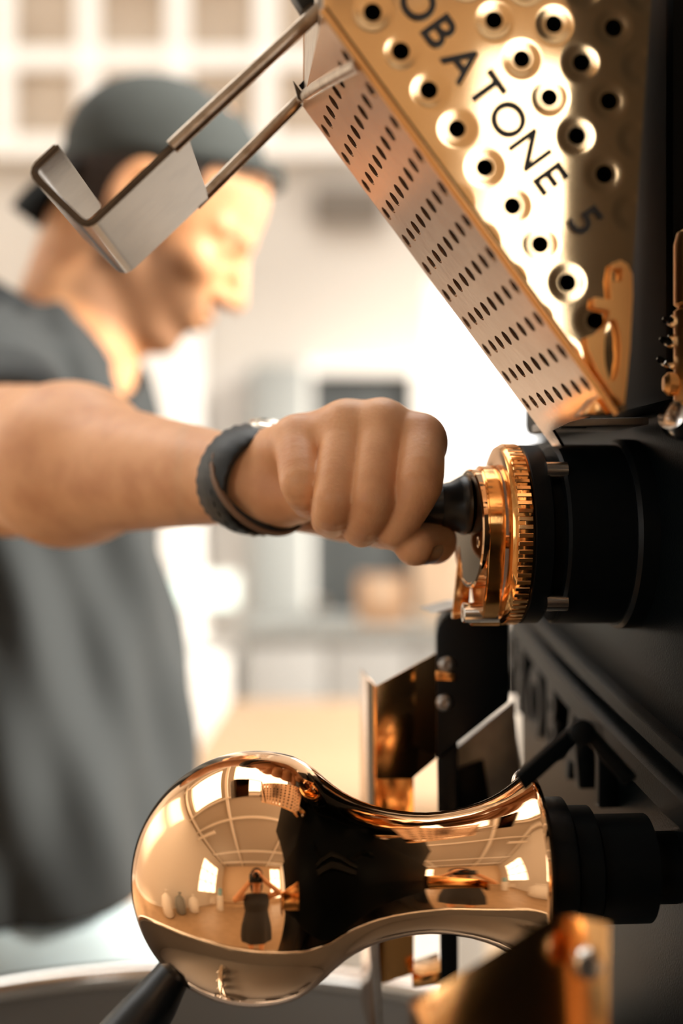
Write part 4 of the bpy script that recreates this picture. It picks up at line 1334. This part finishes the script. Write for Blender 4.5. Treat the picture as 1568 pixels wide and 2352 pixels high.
WC = Vector(p3(584, 1102, .738))
wt = empty('wristwatch', WC, 'black strapped wristwatch on the reaching forearm', 'watch')
link('strap', bm_mesh(band(bmesh.new(), WC, (ad + UP * -.16).normalized(), .0235, .0258, .0240, .0034, bumps=1)), M['strap_black'], wt, smooth=0.6)
tp = WC + wv * .0232 + ad * .004 - wu * .013
cs_ = link('case', bm_mesh(lathe([(-.004, 0), (-.004, .0165), (.003, .0175), (.006, .0165), (.0068, .0150), (.0060, .0140), (.0060, 0)], tp, (wv + ad * .15).normalized(), 40)), M['bright_steel'], wt, smooth=0.6)
link('crown', bm_mesh(lathe([(0, 0), (0, .003), (.004, .003), (.004, 0)], tp + ad * .0172, ad, 16)), M['bright_steel'], cs_, smooth=0.6)
link('keeper', bm_mesh(band(bmesh.new(), WC - ad * .001 - wv * .001, ad, .006, .0262, .0245, .0034, 40)), M['strap_black'], wt, smooth=0.6)
brc = empty('bracelet', WC, 'thin brown and black leather bracelet crossing under the watch strap', 'bracelet')
link('leather_cord', bm_mesh(band(bmesh.new(), WC + ad * .006 - wv * .001, (ad * 1.0 + UP * .62).normalized(), .0036, .0285, .0290, .0020)), M['leather'], brc, smooth=0.6)
link('black_cord', bm_mesh(band(bmesh.new(), WC + ad * .003 - wv * .001, (ad * 1.0 + UP * .78).normalized(), .0050, .0280, .0298, .0022)), M['strap_black'], brc, smooth=0.6)
# ================================================================== the photographer, mirrored in the copper ball
phx, phy = .02, -.20
ph_e = empty('person', (phx, phy - .05, 0), 'photographer in a dark dress mirrored in the copper ball', 'person')


def ph_skin(Pt):
    d = ell_sdf(Pt, (phx, phy, H + .035), (.075, .090, .112))
    d = smin(d, c(Pt, (phx, phy - .02, H - .05), (phx, phy - .05, H - .16), .048, .052), .02)
    for s, el in ((1, (.30, -.16, H - .16)), (-1, (-.22, -.13, H - .22))):
        sh = (phx + s * .165, phy - .06, H - .20)
        hd = (phx + s * .055, -.085, H - .005)
        d = smin(d, smin(c(Pt, sh, el, .045, .036), c(Pt, el, hd, .034, .024), .01), .015)
        d = smin(d, c(Pt, hd, (phx + s * .035, -.055, H + .02), .026, .022), .01)
    for s in (-.09, .09):
        d = smin(d, c(Pt, (phx + s, phy - .06, .75), (phx + s, phy - .07, .08), .07, .04), .01)
        d = smin(d, c(Pt, (phx + s, phy - .08, .05), (phx + s, phy + .08, .035), .04, .03), .01)
    return d


link('body', mesh_np('ph', [nets(ph_skin, (-.35, -.45, .01), (.40, -.03, H + .18), .010)]), M['skin'], ph_e)


def ph_dress(Pt):
    X, Y, Z = Pt
    zz = np.array([.45, .70, .95, 1.05, 1.16, 1.18]); a = np.array([.24, .21, .15, .17, .16, .10]); b = np.array([.18, .17, .11, .13, .10, .06])
    A = np.interp(Z, zz, a); B = np.interp(Z, zz, b)
    x = (X - phx) / A; y = (Y - phy + .06) / B; k = np.sqrt(x * x + y * y) + 1e-6
    d = (k - 1) * B * .8 + .006 * np.sin(9 * np.arctan2(y, x)) * np.clip((.95 - Z) * 3, 0, 1)
    return np.maximum(np.maximum(d, Z - 1.18), .45 - Z)


link('dress', mesh_np('dr', [nets(ph_dress, (-.30, -.50, .42), (.34, -.02, 1.22), .012)]), M['dress'], ph_e)


def ph_hair(Pt):
    d = ell_sdf(Pt, (phx, phy - .02, H + .055), (.088, .098, .118))
    d = smin(d, ell_sdf(Pt, (phx, phy - .07, H - .05), (.085, .05, .13)), .03)
    return smax(d, -ell_sdf(Pt, (phx, phy + .12, H + .0), (.075, .12, .12)), .01)


link('hair', mesh_np('ha', [nets(ph_hair, (-.12, -.40, H - .22), (.16, -.08, H + .20), .008)]), M['hair'], ph_e)
for s in (-.09, .09):
    box_obj('shoe', M['shoe'], ph_e, (phx + s, phy + .0, .035), (.085, .26, .07), None, .02)
pcx = empty('camera_body', (0, -.06, H - .05), 'black photo camera held by the photographer', 'camera')
box2('housing', M['black_plastic'], pcx, (-.068, -.098, H - .048), (.068, -.048, H + .045), .008)
box2('viewfinder', M['black_plastic'], pcx, (-.025, -.095, H + .044), (.025, -.052, H + .064), .006)
link('lens_barrel', bm_mesh(lathe([(0, .036), (.022, .036), (.024, .034), (.030, .034), (.030, .030), (.004, .026), (.0, .026)], (0, -.048, H), (0, 1, 0), 40, close=False)), M['black_plastic'], pcx, smooth=0.6)
